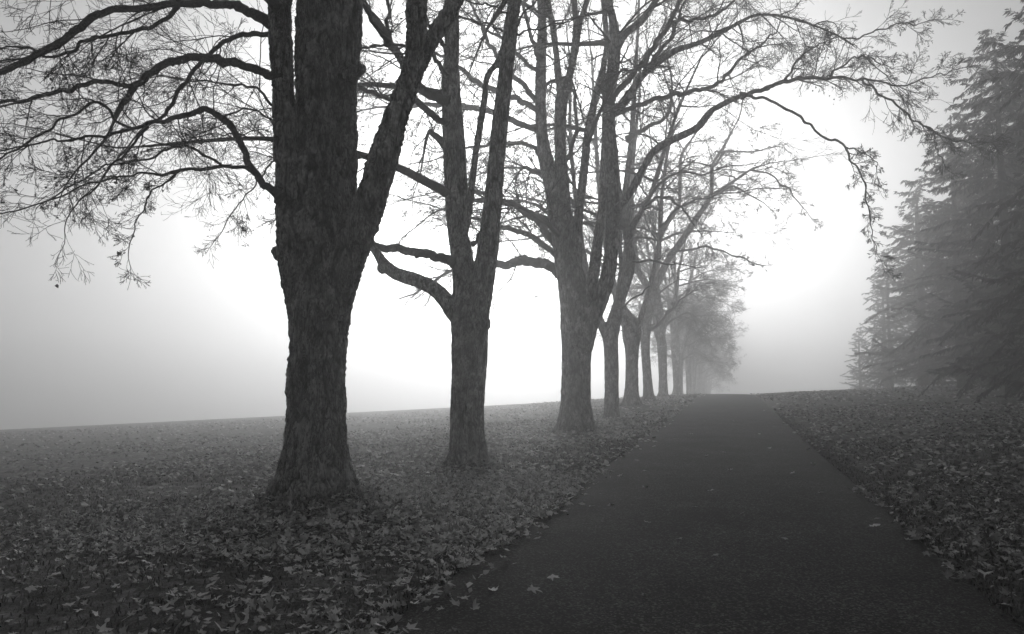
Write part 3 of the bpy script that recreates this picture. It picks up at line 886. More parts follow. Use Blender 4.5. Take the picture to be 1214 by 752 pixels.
T4 = dict(
    name="bare_tree", seed=4, auto=12, D=27.1, base=(725, 497), mat=M_BARK3, voxel=0.04, amp=0.015, ns=6.0, rmin=0.0052,
    msig=0.7, rootw=0.9, roots=6, reach=1.35, roottop=0.5,
    label="fourth tree of the row, narrow trunk half hidden behind the third trunk", group="bare trees of the avenue",
    sp=0.5, L=(1.2, 3.2), rcap=0.025, levels=LEV_FAR, leaves=110, lsize=.7,
    stems=[
        dict(rows=[(725, 497, 20), (725, 470, 17), (725, 430, 17), (724, 400, 18), (727, 386, 18), (733, 362, 14), (740, 340, 13), (746, 320, 13), (748, 304, 12), (744, 285, 10), (741, 253, 9), (743, 215, 8), (748, 170, 7), (752, 110, 6), (756, 40, 4), (758, -20, 3)],
             b=0.4, shoot=dict(sp=0.6, L=(1.4, 3.0), tlo=0.5, rcap=0.04)),
        dict(rows=[(722, 402, 14), (713, 385, 10), (705, 362, 9), (697, 330, 8), (690, 290, 7), (682, 230, 6), (676, 160, 5), (676, 80, 3)], b=0.8, shoot=dict(sp=0.7, L=(1.4, 3.0), tlo=0.3, rcap=0.04)),
        dict(rows=[(745, 290, 9), (750, 268, 8), (760, 252, 7), (770, 234, 6), (780, 205, 6), (792, 165, 5), (808, 120, 4), (826, 80, 2.6)], a=0.1, b=-1.4, shoot=dict(sp=0.45, L=(1.2, 2.6), tlo=0.2, rcap=0.035)),
        dict(rows=[(734, 352, 8), (737, 320, 6), (735, 290, 5.5), (737, 250, 5), (731, 190, 4)], a=0.2, b=1.2, shoot=dict(sp=0.7, L=(1.2, 2.6), tlo=0.3, rcap=0.03)),
    ],
    limbs=[
        dict(rows=[(728, 368, 3), (742, 360, 2.4), (758, 350, 2), (772, 340, 1.4)], a=-0.3, b=-1.0, twigs=0),
        dict(rows=[(750, 310, 3), (770, 309, 2.6), (790, 312, 2.2), (812, 314, 1.4)], a=0, b=-1.2, L=(.3, .9)),
        dict(rows=[(743, 165, 6), (765, 152, 5), (785, 142, 4.4), (795, 125, 3.6), (796, 100, 2.6)], a=0, b=-1.8, L=(.6, 1.6)),
        dict(rows=[(764, 245, 4), (785, 232, 3.4), (800, 240, 2.8), (812, 250, 2)], a=-.5, b=-1.6, L=(.5, 1.4)),
        dict(rows=[(765, 243, 4), (780, 218, 3.4), (805, 205, 3), (835, 206, 2.2), (860, 198, 1.5)], a=-.4, b=-2.2, L=(.5, 1.4)),
        dict(rows=[(690, 290, 5), (660, 262, 4.4), (625, 240, 3.6), (590, 238, 2.4)], a=.8, b=1.5),
        dict(rows=[(684, 245, 5), (650, 212, 4), (610, 200, 3), (570, 206, 2)], a=.8, b=.2),
    ],
)

T5 = dict(
    name="bare_tree", seed=5, auto=9, D=32.5, base=(749, 479), mat=M_BARK3, voxel=0.045, amp=0.02, ns=6.0, rmin=0.0064,
    msig=0.8, rootw=0.9, roots=6, reach=1.4, roottop=0.5,
    label="fifth tree of the row, stocky pale trunk on a mound beside a darker trunk", group="bare trees of the avenue",
    sp=0.55, L=(1.4, 3.4), rcap=0.028, levels=LEV_FAR, leaves=60, lsize=.7,
    stems=[
        dict(rows=[(749, 479, 21), (749, 462, 16), (749, 435, 15), (749, 410, 17), (747, 400, 18), (742, 384, 12), (734, 368, 9), (728, 340, 8), (720, 300, 7), (712, 240, 6), (706, 160, 5), (702, 80, 3)],
             b=0.4, shoot=dict(sp=0.7, L=(1.5, 3.2), tlo=0.35, rcap=0.045)),
        dict(rows=[(752, 408, 13), (756, 395, 10), (753, 382, 9), (746, 374, 8.5), (738, 362, 8), (735, 335, 7), (741, 300, 6), (748, 250, 5), (752, 180, 4), (758, 110, 3)], b=-0.5, shoot=dict(sp=0.7, L=(1.5, 3.0), tlo=0.4, rcap=0.045)),
        dict(rows=[(751, 405, 12), (757, 385, 8), (765, 360, 7), (775, 320, 6), (782, 280, 5.5), (784, 240, 5), (790, 190, 4), (800, 140, 3)], b=-1.2, shoot=dict(sp=0.6, L=(1.4, 3.0), tlo=0.3, rcap=0.04)),
    ],
    limbs=[
        dict(rows=[(782, 270, 4), (800, 250, 3.4), (825, 238, 2.6), (850, 232, 1.8)], a=-1, b=-2.4),
        dict(rows=[(728, 335, 5), (700, 300, 4), (660, 280, 3), (620, 285, 2)], a=.3, b=.8),
        dict(rows=[(718, 290, 5), (690, 255, 4), (645, 240, 2.6)], a=.3, b=1.8),
    ],
)

T6 = dict(
    name="bare_tree", seed=6, auto=9, D=39.0, base=(769, 474), mat=M_BARK3, voxel=0.05, amp=0.02, ns=6.0, rmin=0.0076,
    msig=0.8, rootw=0.9, roots=6, reach=1.4, roottop=0.5,
    label="sixth tree of the row, tall fork leaning out over the path beyond the fifth trunk", group="bare trees of the avenue",
    sp=0.55, L=(1.4, 3.4), rcap=0.0285, levels=LEV_FAR, leaves=60, lsize=.7,
    stems=[
        dict(rows=[(769, 474, 15), (768, 455, 11.5), (766, 430, 10.5), (765, 405, 11), (766, 385, 13), (770, 362, 11), (772, 346, 12), (766, 337, 9), (758, 324, 8), (754, 305, 7), (750, 270, 6.5), (748, 220, 6), (752, 170, 5), (758, 120, 3)],
             b=0.5, shoot=dict(sp=0.7, L=(1.5, 3.2), tlo=0.5, rcap=0.05)),
        dict(rows=[(772, 348, 11), (778, 337, 9.5), (784, 324, 9), (793, 307, 8.5), (803, 293, 8), (821, 266, 8), (834, 247, 7), (846, 231, 5.6), (866, 218, 4.4), (880, 208, 3.6), (893, 200, 3), (916, 193, 2), (940, 190, 1.3)], b=-1.6,
             shoot=dict(sp=0.35, L=(1.0, 2.4), tlo=0.35, rcap=0.03, up=0.0)),
        dict(rows=[(772, 350, 9), (778, 325, 6.5), (781, 306, 6), (783, 282, 6), (796, 257, 5.6), (805, 243, 5), (806, 215, 4.6), (808, 185, 4), (820, 165, 3)], b=0.6, shoot=dict(sp=0.5, L=(1.2, 2.6), tlo=0.3, rcap=0.04)),
        dict(rows=[(836, 246, 5.6), (843, 231, 5), (844, 210, 4.6), (845, 195, 4.4), (855, 179, 3.8), (863, 165, 3.2), (872, 148, 2.4)], a=-1.0, b=-1.6, shoot=dict(sp=0.35, L=(1.0, 2.2), tlo=0.2, rcap=0.03)),
    ],
    limbs=[
        dict(rows=[(890, 202, 2.6), (904, 204, 2.2), (916, 209, 2), (938, 227, 1.7), (954, 247, 1.1)], a=-1.4, b=-2.2, L=(.5, 1.2), sp=.4),
        dict(rows=[(848, 232, 3), (862, 222, 2.6), (876, 224, 2.2), (890, 232, 1.8), (905, 240, 1.2)], a=-1.2, b=-2.8, L=(.5, 1.2), sp=.4),
        dict(rows=[(844, 200, 3.2), (858, 183, 2.8), (880, 180, 2.2), (910, 176, 1.4)], a=-1.2, b=-.4, L=(.6, 1.4), sp=.4),
        dict(rows=[(800, 298, 3.4), (815, 296, 3), (838, 294, 2.6), (862, 300, 2), (892, 312, 1.3)], a=-.6, b=-1.8, L=(.4, 1.1), sp=.4),
        dict(rows=[(766, 392, 4), (778, 384, 3.4), (796, 368, 2.6), (812, 350, 1.6)], a=0, b=-2, L=(.6, 1.4)),
    ],
)

traced = [build_tree(t) for t in (T1, T2, T3, T4, T5, T6)]


# ---- the farther trees of the avenue: three kinds, copied ------------------
def avenue_kind(seed, stems, fork, height, lean):
    r_ = np.random.default_rng(seed)
    root = empty("bare_tree", (0, 0, 0))
    tb = Tubes()
    R0 = 0.34
    trunk = np.array([[0, 0, -0.4, R0 * 1.1], [0, 0, 0, R0 * 1.05], [0.02, 0, 0.6, R0 * .9], [0.05 * lean, 0, fork * .6, R0 * .85], [0.08 * lean, 0.03, fork, R0 * .95], [0.1 * lean, 0.03, fork + .5, R0 * .6]])
    Q = smooth_path(trunk, 24)
    tb.batch(Q[None, :, :3], Q[None, :, 3], 16, cap=True)
    add_roots(tb, np.zeros(3), R0 * .95, 6, seed, 1.4, 0.5)
    seeds = []
    limbs = []
    for j in range(stems):
        a = 2 * PI * (j + r_.uniform(-.25, .25)) / stems
        d = np.array([math.cos(a), math.sin(a), 0])
        sp = r_.uniform(.16, .30)
        top = height * r_.uniform(.85, 1.05)
        p = [[0.08 * lean + d[0] * .05, d[1] * .05, fork - .25, R0 * .62]]
        for q in (.12, .3, .55, .8, 1.0):
            h = fork + (top - fork) * q
            out = sp * (h - fork) * (0.75 + .35 * q) + .16
            p.append([d[0] * out + r_.normal(0, .16), d[1] * out + r_.normal(0, .16), h, max(R0 * .56 * (1 - q) ** .8, .02)])
        S = smooth_path(np.array(p), 22)
        tb.batch(S[None, :, :3], S[None, :, 3], 12, cap=True)
        # limbs off the stem
        for q in range(6):
            t = .12 + .8 * (q + r_.random()) / 6
            i = int(t * 20)
            b0 = S[i, :3]
            az = a + r_.normal(0, 1.0)
            L = (4.6 - 2.4 * t) * r_.uniform(.75, 1.15)
            e = np.array([math.cos(az), math.sin(az), 0])
            up = r_.uniform(.15, .7)
            pts = np.array([np.append(b0, S[i, 3] * .62),
                            np.append(b0 + e * L * .3 + [0, 0, up * L * .26], S[i, 3] * .42),
                            np.append(b0 + e * L * .62 + [0, 0, up * L * .45] + r_.normal(0, .12, 3), S[i, 3] * .28),
                            np.append(b0 + e * L + [0, 0, up * L * .42 - .25] + r_.normal(0, .2, 3), .014)])
            limbs.append(smooth_path(pts, 14))
        seeds.append(seeds_from(S[:, :3], S[:, 3], .5, (30, 65), (1.4, 3.2), .5, .4, .5, .03, .1))
        seeds.append((S[-1:, :3], unit(S[-1:, :3] - S[-2:-1, :3]), np.array([1.8]), np.array([.03])))
    link("trunk", remeshed("trunk", tb, .055, M_BARK3, None, .02, seed * 2.3, 2, .22, 6.0), root)
    lt = []
    for lb in limbs:
        t2 = Tubes()
        t2.batch(lb[None, :, :3], lb[None, :, 3], 7, cap=True)
        link("branch", t2.mesh("branch", M_LIMB), root)
        seeds.append(seeds_from(lb[:, :3], lb[:, 3], .55, (20, 60), (1.2, 3.0), .6, .2, .55, .025, .0))
        seeds.append((lb[-1:, :3], unit(lb[-1:, :3] - lb[-2:-1, :3]), np.array([1.4]), np.array([.014])))
    tips = []
    tw = Tubes()
    for sd in seeds:
        twiggery(tw, sd, LEV_FAR, .008, tips)
    link("crown", tw.mesh("crown", M_TWIG), root)
    TP = np.concatenate([t[0] for t in tips])
    pos = TP[rng.choice(len(TP), 500, replace=False)][:60]
    link("leaves", leaf_mesh("leaves", pos, rng.uniform(.06, .10, len(pos)), rng.random(len(pos)), M_TLEAF, SIMPLE, .7, .8, -1.0), root)["kind"] = "stuff"
    return root


ORD = ["seventh", "eighth", "ninth", "tenth", "eleventh"]
kinds = [avenue_kind(31, 4, 3.5, 14.6, 1), avenue_kind(47, 3, 3.9, 15.2, -1), avenue_kind(59, 5, 3.2, 14.0, .4)]
used = set()
FARROW = [(48.6, 0, .94), (60.0, 1, 1.05), (68.0, 2, .72), (80.0, 2, 1.0), (90.0, 0, 1.0), (101.0, 1, 1.0), (112.0, 2, 1.06), (124.0, 0, 1.0), (137.0, 1, .95), (151.0, 2, 1.02), (166.0, 0, 1.0)]
for i, (v, kd, sc) in enumerate(FARROW):
    u = -3.98 + (0.0, .12, -.1, .05)[i % 4]
    z = float(ground_z(u, v, False)) - 0.03
    MOUNDS.append((u, v, 0.10, .7))
    z += .10
    rz = (1.9, .4, 4.4, 2.7, 5.6, .9, 3.3, 1.3, 2.2, 5.0, .2)[i]
    s = (sc, sc, sc * (1.0, .96, 1.05)[i % 3])
    if kd not in used:
        used.add(kd)
        t = kinds[kd]
        t.location, t.rotation_euler, t.scale = (u, v, z), (0, 0, rz), s
    else:
        t = copy_thing(kinds[kd], (u, v, z), rz, s)
    if i < 4:
        lab = [f"seventh tree of the row, grey with fog, first past the sixth trunk", "eighth tree of the row, taller foggy trunk splitting into upright stems",
               "ninth tree of the row, thinnest foggy trunk just right of the eighth", "tenth tree of the row, foggy trunk with a wide open fork"][i]
    else:
        lab = "faint tree at the far end of the row, nearly lost in fog"
    props(t, lab, "tree", "bare trees of the avenue" if i < 4 else "far trees of the avenue lost in fog")


# ------------------------------------------------------------------ conifers of the wood on the right
def conifer_kind(seed, height, spread, droop):
    r_ = np.random.default_rng(seed)
    root = empty("conifer_tree", (0, 0, 0))
    tb = Tubes()
    zz = np.linspace(-.4, height - .9, 16)
    rr = .26 * (1 - np.clip(zz, 0, None) / height) ** .85 + .012
    P = np.stack([r_.normal(0, .02, 16), r_.normal(0, .02, 16), zz], 1)
    tb.batch(P[None], rr[None], 10, cap=True)
    link("trunk", tb.mesh("trunk", M_BARK3), root)
    B = []
    z = .5
    while z < height - .3:
        f = 1 - z / height
        k = r_.integers(5, 8)
        for j in range(k):
            if r_.random() < .06:
                continue
            B.append((z + r_.normal(0, .3), r_.uniform(0, 2 * PI), spread * (f ** .55) * r_.uniform(.35, 1.2) + .25, f))
        z += r_.uniform(.34, .52)
    B = np.array(B)
    K, n = len(B), 8
    t = np.linspace(0, 1, n)[None, :]
    out = B[:, 2:3] * t
    dr = droop * r_.uniform(.2, 1.9, (K, 1))
    zl = B[:, :1] + B[:, 2:3] * (r_.uniform(.0, .5, (K, 1)) * t - dr * t * t + .16 * t ** 3) + r_.normal(0, .03, (K, n))
    az = B[:, 1:2] + r_.normal(0, .04, (K, n)) * t
    P = np.stack([np.cos(az) * out, np.sin(az) * out, zl], -1)
    tw = Tubes()
    tw.batch(P, np.maximum(.03 * (1 - t) * (B[:, 2:3] / spread), .006), 4)
    link("branches", tw.mesh("branches", M_LIMB), root)["kind"] = "stuff"
    # needle sprays hanging along each branch
    V, F, S = [], [], []
    per = np.maximum((B[:, 2] * 42).astype(int), 10)
    own = np.repeat(np.arange(K), per)
    N = len(own)
    tt = .12 + .9 * r_.random(N) ** .8
    tt = np.minimum(tt, .999)
    fi = tt * (n - 1)
    i0 = fi.astype(int)
    w = (fi - i0)[:, None]
    p = P[own, i0] * (1 - w) + P[own, i0 + 1] * w
    tan = unit(P[own, i0 + 1] - P[own, i0])
    side = unit(np.cross(tan, np.array([0, 0, 1.0])))
    sg = np.where(r_.random(N) < .5, -1, 1)[:, None]
    d = unit(tan * r_.uniform(.3, 1.0, (N, 1)) + side * sg * r_.uniform(.2, 1.0, (N, 1)) + np.array([0, 0, -1]) * r_.uniform(.0, .75, (N, 1)))
    L = (r_.uniform(.18, .5, N) * (1.15 - .6 * tt))[:, None]
    wv = unit(np.cross(d, r_.normal(0, 1, (N, 3)))) * (r_.uniform(.018, .045, N))[:, None]
    a, b_, c_, e_ = p, p + d * L * .45 + wv, p + d * L + np.array([0, 0, -1]) * L * .12, p + d * L * .45 - wv
    V = np.stack([a, b_, c_, e_], 1).reshape(-1, 3)
    F = np.arange(N * 4).reshape(N, 4)
    sh = np.repeat(r_.random(N), 4)
    link("crown", new_mesh("crown", V, [F], M_NEEDLE, False, {"shade": sh}), root)
    return root


CK = [conifer_kind(71, 16.3, 3.5, .42), conifer_kind(72, 15.4, 3.4, .55), conifer_kind(73, 10.5, 2.6, .35)]
WOOD = [  # u, v, kind, scale : front rank first, far to near, then the ranks behind
    (12.2, 80, 2, .62), (13.2, 73, 2, .95), (12.3, 66, 1, .75), (13.2, 60, 1, .88), (12.0, 54, 2, 1.3), (12.8, 48.5, 0, .88), (11.4, 43.5, 1, .98),
    (12.2, 39, 0, .98), (10.8, 34.5, 1, 1.0), (11.6, 30.5, 0, 1.0), (10.4, 27, 1, 1.0),
    (16.4, 76, 1, .85), (16.2, 67, 0, .85), (15.8, 58, 1, .98), (15.6, 52, 0, 1.0), (15.4, 46.5, 1, 1.02), (14.8, 41, 0, 1.0), (14.6, 36.5, 0, 1.0), (14.0, 32, 1, 1.05), (13.8, 28, 0, 1.0),
    (19.4, 71, 0, .95), (19.2, 60, 0, 1.0), (18.8, 50, 1, 1.05), (18.4, 42, 0, 1.0), (17.6, 35, 0, 1.0), (17, 30, 1, 1.05), (22.5, 56, 0, 1), (22, 45, 0, 1), (21, 37, 1, 1.05),
]
cused = set()
for i, (u, v, kd, sc) in enumerate(WOOD):
    z = float(ground_z(u, v, False)) - .05
    rz = (i * 2.399) % (2 * PI)
    if kd not in cused:
        cused.add(kd)
        t = CK[kd]
        t.location, t.rotation_euler, t.scale = (u, v, z), (0, 0, rz), (sc, sc, sc)
    else:
        t = copy_thing(CK[kd], (u, v, z), rz, (sc, sc, sc))
    front = ["low shrubby conifer at the foggy tip of the dark wood", "pale foggy conifer second from the tip of the dark wood", "third conifer along the front of the wood from its foggy tip",
             "shorter conifer fourth along the front of the wood from its tip", "fifth conifer along the front of the wood from its foggy tip", "sixth conifer along the front of the wood from its foggy tip",
             "seventh conifer along the front of the wood, dark and drooping", "eighth conifer along the front of the wood, tall and dark", "ninth conifer along the wood front, near the picture's edge",
             "tenth conifer along the wood front, cut by the picture's edge", "eleventh conifer along the wood front, at its near end"]
    if i < 11:
        props(t, front[i], "conifer", "conifers at the front of the wood")
    else:
        props(t, "dark conifer standing behind the front rank of the wood", "conifer", "conifers deeper in the wood")

# ------------------------------------------------------------------ ground, path
def axis(lo, hi, fine_lo, fine_hi, step, grow_):
    a = list(np.arange(fine_lo, fine_hi + 1e-6, step))
    s, x = step, a[-1]
    while x < hi:
        s *= grow_
        x += s
        a.append(x)
    s, x = step, a[0]
    pre = []
    while x > lo:
        s *= grow_
        x -= s
        pre.append(x)
    return np.array(pre[::-1] + a)


gx = axis(-260, 200, -14, 9, .14, 1.08)
gy = axis(-70, 430, 1.5, 30, .14, 1.06)
XX, YY = np.meshgrid(gx, gy)
ZZ = ground_z(XX, YY)
near = np.exp(-np.clip(np.hypot(XX, YY) - 30, 0, None) / 15)
edge = np.clip(np.maximum(XX - PATH_R, PATH_L - XX) / 1.2 - .08, 0, 1)
ZZ = ZZ + edge * near * ((vnoise(XX, YY, 1.1, 1) - .5) * .07 + (vnoise(XX, YY, 3.7, 2) - .5) * .035) + (edge > 0) * .0
ZZ = ZZ + np.clip(np.maximum(XX - PATH_R, PATH_L - XX) / .12, -1, 1) * .012 - .03
nx_, ny_ = len(gx), len(gy)
idx = np.arange(nx_ * ny_).reshape(ny_, nx_)
q = np.stack([idx[:-1, :-1], idx[:-1, 1:], idx[1:, 1:], idx[1:, :-1]], -1).reshape(-1, 4)
gm = new_mesh("ground", np.stack([XX, YY, ZZ], -1).reshape(-1, 3), [q], M_GROUND)
ground = link("ground", gm)
props(ground, "sloping meadow strewn with fallen leaves beside the path", "ground", None, "structure")


def surf(x, y):
    """height of the built ground sheet"""
    x = np.asarray(x, float)
    y = np.asarray(y, float)
    i = np.clip(np.searchsorted(gx, x) - 1, 0, nx_ - 2)
    j = np.clip(np.searchsorted(gy, y) - 1, 0, ny_ - 2)
    fx = (x - gx[i]) / (gx[i + 1] - gx[i])
    fy = (y - gy[j]) / (gy[j + 1] - gy[j])
    return (ZZ[j, i] * (1 - fx) + ZZ[j, i + 1] * fx) * (1 - fy) + (ZZ[j + 1, i] * (1 - fx) + ZZ[j + 1, i + 1] * fx) * fy


py = np.concatenate([np.arange(-20, 40, .12), np.arange(40, 220, 1.0)])
na = 15
ed_l = PATH_L - .02 + (vnoise(py, py * 0, 1.3, 3) - .5) * .10 + (vnoise(py, py * 0, 5.0, 4) - .5) * .05
ed_r = PATH_R + .02 + (vnoise(py, py * 0, 1.3, 5) - .5) * .10 + (vnoise(py, py * 0, 5.0, 6) - .5) * .05
tt = np.linspace(0, 1, na)
PX = ed_l[:, None] * (1 - tt) + ed_r[:, None] * tt
PY = np.repeat(py[:, None], na, 1)
PZ = ground_z(PX, PY, False) + .006 + .02 * (1 - (2 * tt - 1) ** 2)[None, :] + (vnoise(PX, PY, .8, 7) - .5) * .012
PZ[:, 0] -= .03
PZ[:, -1] -= .03
idx = np.arange(len(py) * na).reshape(len(py), na)
q = np.stack([idx[:-1, :-1], idx[:-1, 1:], idx[1:, 1:], idx[1:, :-1]], -1).reshape(-1, 4)
pth = link("path", new_mesh("path", np.stack([PX, PY, PZ], -1).reshape(-1, 3), [q], M_PATH))
props(pth, "straight dark asphalt path running away into the fog", "path", None, "structure")


def path_z(x, y):
    t = np.clip((x - PATH_L) / (PATH_R - PATH_L), 0, 1)
    return ground_z(x, y, False) + .006 + .02 * (1 - (2 * t - 1) ** 2) + (vnoise(x, y, .8, 7) - .5) * .012


# ------------------------------------------------------------------ leaf litter
def in_view(x, y, pad=70):
    d = x * HEAD[0] + y * HEAD[1]
    s = x * RIGHT[0] + y * RIGHT[1]
    sx = W0 / 2 + F0 * s / np.maximum(d, .1)
    return (d > 2.2) & (sx > -pad) & (sx < W0 + pad)


def scatter(n, rlo, rhi, power):
    az = rng.uniform(math.radians(-54), math.radians(22), n)
    r = rlo + (rhi - rlo) * rng.random(n) ** power
    return np.sin(az) * r, np.cos(az) * r


def keep_litter(x, y):
    fr = (vnoise(x, y, 1.4, 11) - .5) * .12 + (vnoise(x, y, 7.0, 12) - .5) * .22 + rng.exponential(.08, len(x))
    fr2 = (vnoise(x, y, 2.0, 13) - .5) * .24
    left = x < PATH_L + .03 + fr
    right = x > PATH_R + .06 + fr2 - rng.exponential(.05, len(x))
    dens = np.clip(.35 + 1.2 * (vnoise(x, y, .45, 14) - .35) + .7 * (vnoise(x, y, 1.7, 15) - .5), .12, 1)
    # thick drift along the tree row, thinner out on the meadow
    dr = np.where(x < 0, np.clip(1.15 - np.clip(-x - 6.5, 0, None) / 9, .22, 1), np.clip(.75 - np.clip(x - 5, 0, None) / 20, .3, 1))
    dr = np.where((x > PATH_R) & (x < PATH_R + .35), .25, dr)
    # corner falloff of light built into the scatter: leaves thinned at near left
    dr = np.where((x < -3.2) & (y < 5.4), dr * np.clip(1 - ((-3.2 - x) * .8 + (5.4 - y) * .3), .12, 1), dr)
    return (left | right) & (rng.random(len(x)) < dens * dr)


def litter(n, rlo, rhi, power, outline, smin, smax, tilt, curl, name):
    x, y = scatter(n, rlo, rhi, power)
    k = keep_litter(x, y) & in_view(x, y)
    x, y = x[k], y[k]
    z = surf(x, y) + rng.uniform(.002, .03, len(x))
    onp = (x > PATH_L) & (x < PATH_R)
    z = np.where(onp, path_z(x, y) + .014, z)
    # light falloff put into leaf tone: paler beside the path, darker to either side
    light_falloff = np.where(x < 0, .26 * np.clip(1.6 - np.abs(x + 2.6) / 2.2, -.7, 1), -.12)
    sh = np.clip(rng.beta(.9, 1.25, len(x)) + light_falloff + (vnoise(x, y, .6, 21) - .5) * .25, 0, 1)
    return np.stack([x, y, z], 1), rng.uniform(smin, smax, len(x)), sh


parts = []
pA = litter(80000, 2.5, 11.5, .62, MAPLE, .05, .115, .3, .5, "a")
pB = litter(120000, 11.0, 30.0, .62, SIMPLE, .07, .13, .3, .5, "b")
pC = litter(60000, 29.0, 62.0, .7, SIMPLE, .12, .2, .3, .5, "c")
# leaves banked up against the feet of the nearest trunks
for (mx, my, R_, q) in ((-4.07, 6.95, .45, 900), (-4.0, 11.5, .34, 420), (-4.01, 20.43, .55, 420)):
    a_ = rng.uniform(0, 2 * PI, q)
    d_ = R_ * (1.0 + rng.exponential(.42, q))
    x_, y_ = mx + np.cos(a_) * d_, my + np.sin(a_) * d_
    z_ = surf(x_, y_) + rng.random(q) * .12 * np.exp(-(d_ - R_) / .25) + .01
    pA = (np.concatenate([pA[0], np.stack([x_, y_, z_], 1)]), np.concatenate([pA[1], rng.uniform(.06, .12, q)]), np.concatenate([pA[2], rng.beta(1, 1.3, q)]))
# whole leaves lying flat, curled dry ones, torn scraps and small oval leaves, all in one carpet
sel = rng.random(len(pA[0]))
kindsA = [(sel < .46, MAPLE, .24, .55, (.75, 1.25), 1.0), ((sel >= .46) & (sel < .68), MAPLE, .5, 1.5, (.55, 1.3), .9),
          ((sel >= .68) & (sel < .86), SIMPLE, .35, 1.0, (.45, 1.3), .72), (sel >= .86, OVAL, .3, .9, (.85, 1.15), .85)]
Vs, Fs, As, base_i = [], [], [], 0
for msk, outl, tl, cu, rg, sc in kindsA:
    v_, f_, a_ = leaf_arrays(pA[0][msk], pA[1][msk] * sc, pA[2][msk], outl, tl, cu, None, None, rg)
    Vs.append(v_); Fs.append(f_ + base_i); As.append(a_); base_i += len(v_)
lm1 = new_mesh("leaf_litter", np.concatenate(Vs), [np.concatenate(Fs)], M_LEAF, True, {"shade": np.concatenate(As)})
lo_ = link("leaf_litter", lm1)
props(lo_, "carpet of fallen maple leaves at the foot of the near trees", "leaves", None, "stuff")
pos = np.concatenate([pB[0], pC[0]])
lm2 = leaf_mesh("leaf_litter", pos, np.concatenate([pB[1], pC[1]]), np.concatenate([pB[2], pC[2]]), M_LEAF, SIMPLE, .3, .6)
props(link("leaf_litter", lm2), "scattered fallen leaves across the farther meadow", "leaves", None, "stuff")
print("litter", len(pA[0]), len(pos))

# grass blades between the leaves and along the path edges
x, y = scatter(80000, 2.5, 18, .7)
k = in_view(x, y) & ((x < PATH_L + .02 + (vnoise(x, y, 3, 31) - .5) * .2) | (x > PATH_R - .02 + (vnoise(x, y, 3, 32) - .5) * .2)) & (rng.random(len(x)) < np.clip(vnoise(x, y, .9, 33) * 1.3, .15, 1))
x, y = x[k], y[k]
x2 = np.where(rng.random(14000) < .5, PATH_L - np.abs(rng.normal(0, .12, 14000)), PATH_R + np.abs(rng.normal(.05, .14, 14000)))
y2 = 2.5 + 25 * rng.random(14000) ** 1.4
x, y = np.concatenate([x, x2]), np.concatenate([y, y2])
N = len(x)
z = surf(x, y)
hgt = rng.uniform(.02, .055, N)
a = rng.uniform(0, 2 * PI, N)
lean = rng.uniform(.5, 1.8, N)
dx, dy = np.cos(a), np.sin(a)
wd = rng.uniform(.002, .0045, N) * (1 + np.hypot(x, y) / 10)
b0 = np.stack([x - dy * wd, y + dx * wd, z - .01], 1)
b1 = np.stack([x + dy * wd, y - dx * wd, z - .01], 1)
m0 = np.stack([x + dx * hgt * lean * .35 - dy * wd * .7, y + dy * hgt * lean * .35 + dx * wd * .7, z + hgt * .65], 1)
m1 = np.stack([x + dx * hgt * lean * .35 + dy * wd * .7, y + dy * hgt * lean * .35 - dx * wd * .7, z + hgt * .65], 1)
tp = np.stack([x + dx * hgt * lean, y + dy * hgt * lean, z + hgt], 1)
V = np.stack([b0, b1, m1, m0, tp], 1).reshape(-1, 3)
i5 = np.arange(N) * 5
gmesh = new_mesh("grass", V, [np.stack([i5, i5 + 1, i5 + 2, i5 + 3], 1), np.stack([i5 + 3, i5 + 2, i5 + 4], 1)], M_GRASS, True, {"shade": np.repeat(rng.random(N), 5)})
props(link("grass", gmesh), "short dull grass showing between the fallen leaves", "grass", None, "stuff")


# single leaves lying on the asphalt
def ground_hit(px, py_):
    d = ray(px, py_)
    t = 1.0
    lo, hi = .5, 80.0
    for _ in range(50):
        t = (lo + hi) / 2
        p = EYE + d * t
        if p[2] > float(path_z(p[0], p[1])):
            lo = t
        else:
            hi = t
    return EYE + d * t


ONPATH = [
    (585, 701, .12, .95, "pale fallen leaf on the asphalt close to the path's left edge, nearest the viewer"),
    (631, 702, .12, .85, "flat pale leaf on the asphalt just right of the nearest lone leaf"),
    (655, 687, .11, .95, "curled pale leaf on the asphalt, rightmost of the three near lone leaves"),
    (768, 621, .09, .7, None), (726, 600, .09, .6, None), (764, 580, .09, .6, None), (842, 583, .10, .9, "bright leaf lying mid path, largest in the middle distance"),
    (764, 559, .09, .6, None), (838, 541, .10, .8, None), (866, 558, .09, .6, None), (858, 537, .09, .6, None), (940, 562, .10, .8, None), (964, 552, .10, .8, "pale leaf on the asphalt near the path's right edge, higher of two"),
    (974, 585, .10, .8, "pale leaf on the asphalt near the path's right edge, lower of two"), (1037, 625, .13, .9, "large pale leaf on the asphalt by the right verge"), (1076, 642, .10, .5, None),
    (912, 532, .10, .7, None), (776, 530, .10, .8, None), (900, 515, .10, .7, None), (823, 602, .08, .4, None), (805, 640, .07, .4, None), (880, 610, .07, .35, None), (765, 707, .07, .35, None),
    (850, 660, .07, .35, None), (930, 640, .07, .35, None), (820, 515, .1, .7, None), (870, 500, .1, .7, None), (835, 500, .1, .7, None),
]
for px_, py_, s, sh, lab in ONPATH:
    p = ground_hit(px_, py_)
    p[2] += .004
    me = leaf_mesh("fallen_leaf", np.zeros((1, 3)), np.array([s]), np.array([sh]), M_LEAF, MAPLE, .16, .8)
    o = link("fallen_leaf", me)
    o.location = p.tolist()
    props(o, lab or "small dim leaf lying singly out on the asphalt", "leaf", "single leaves on the asphalt path" if lab else "small leaves scattered on the asphalt path")

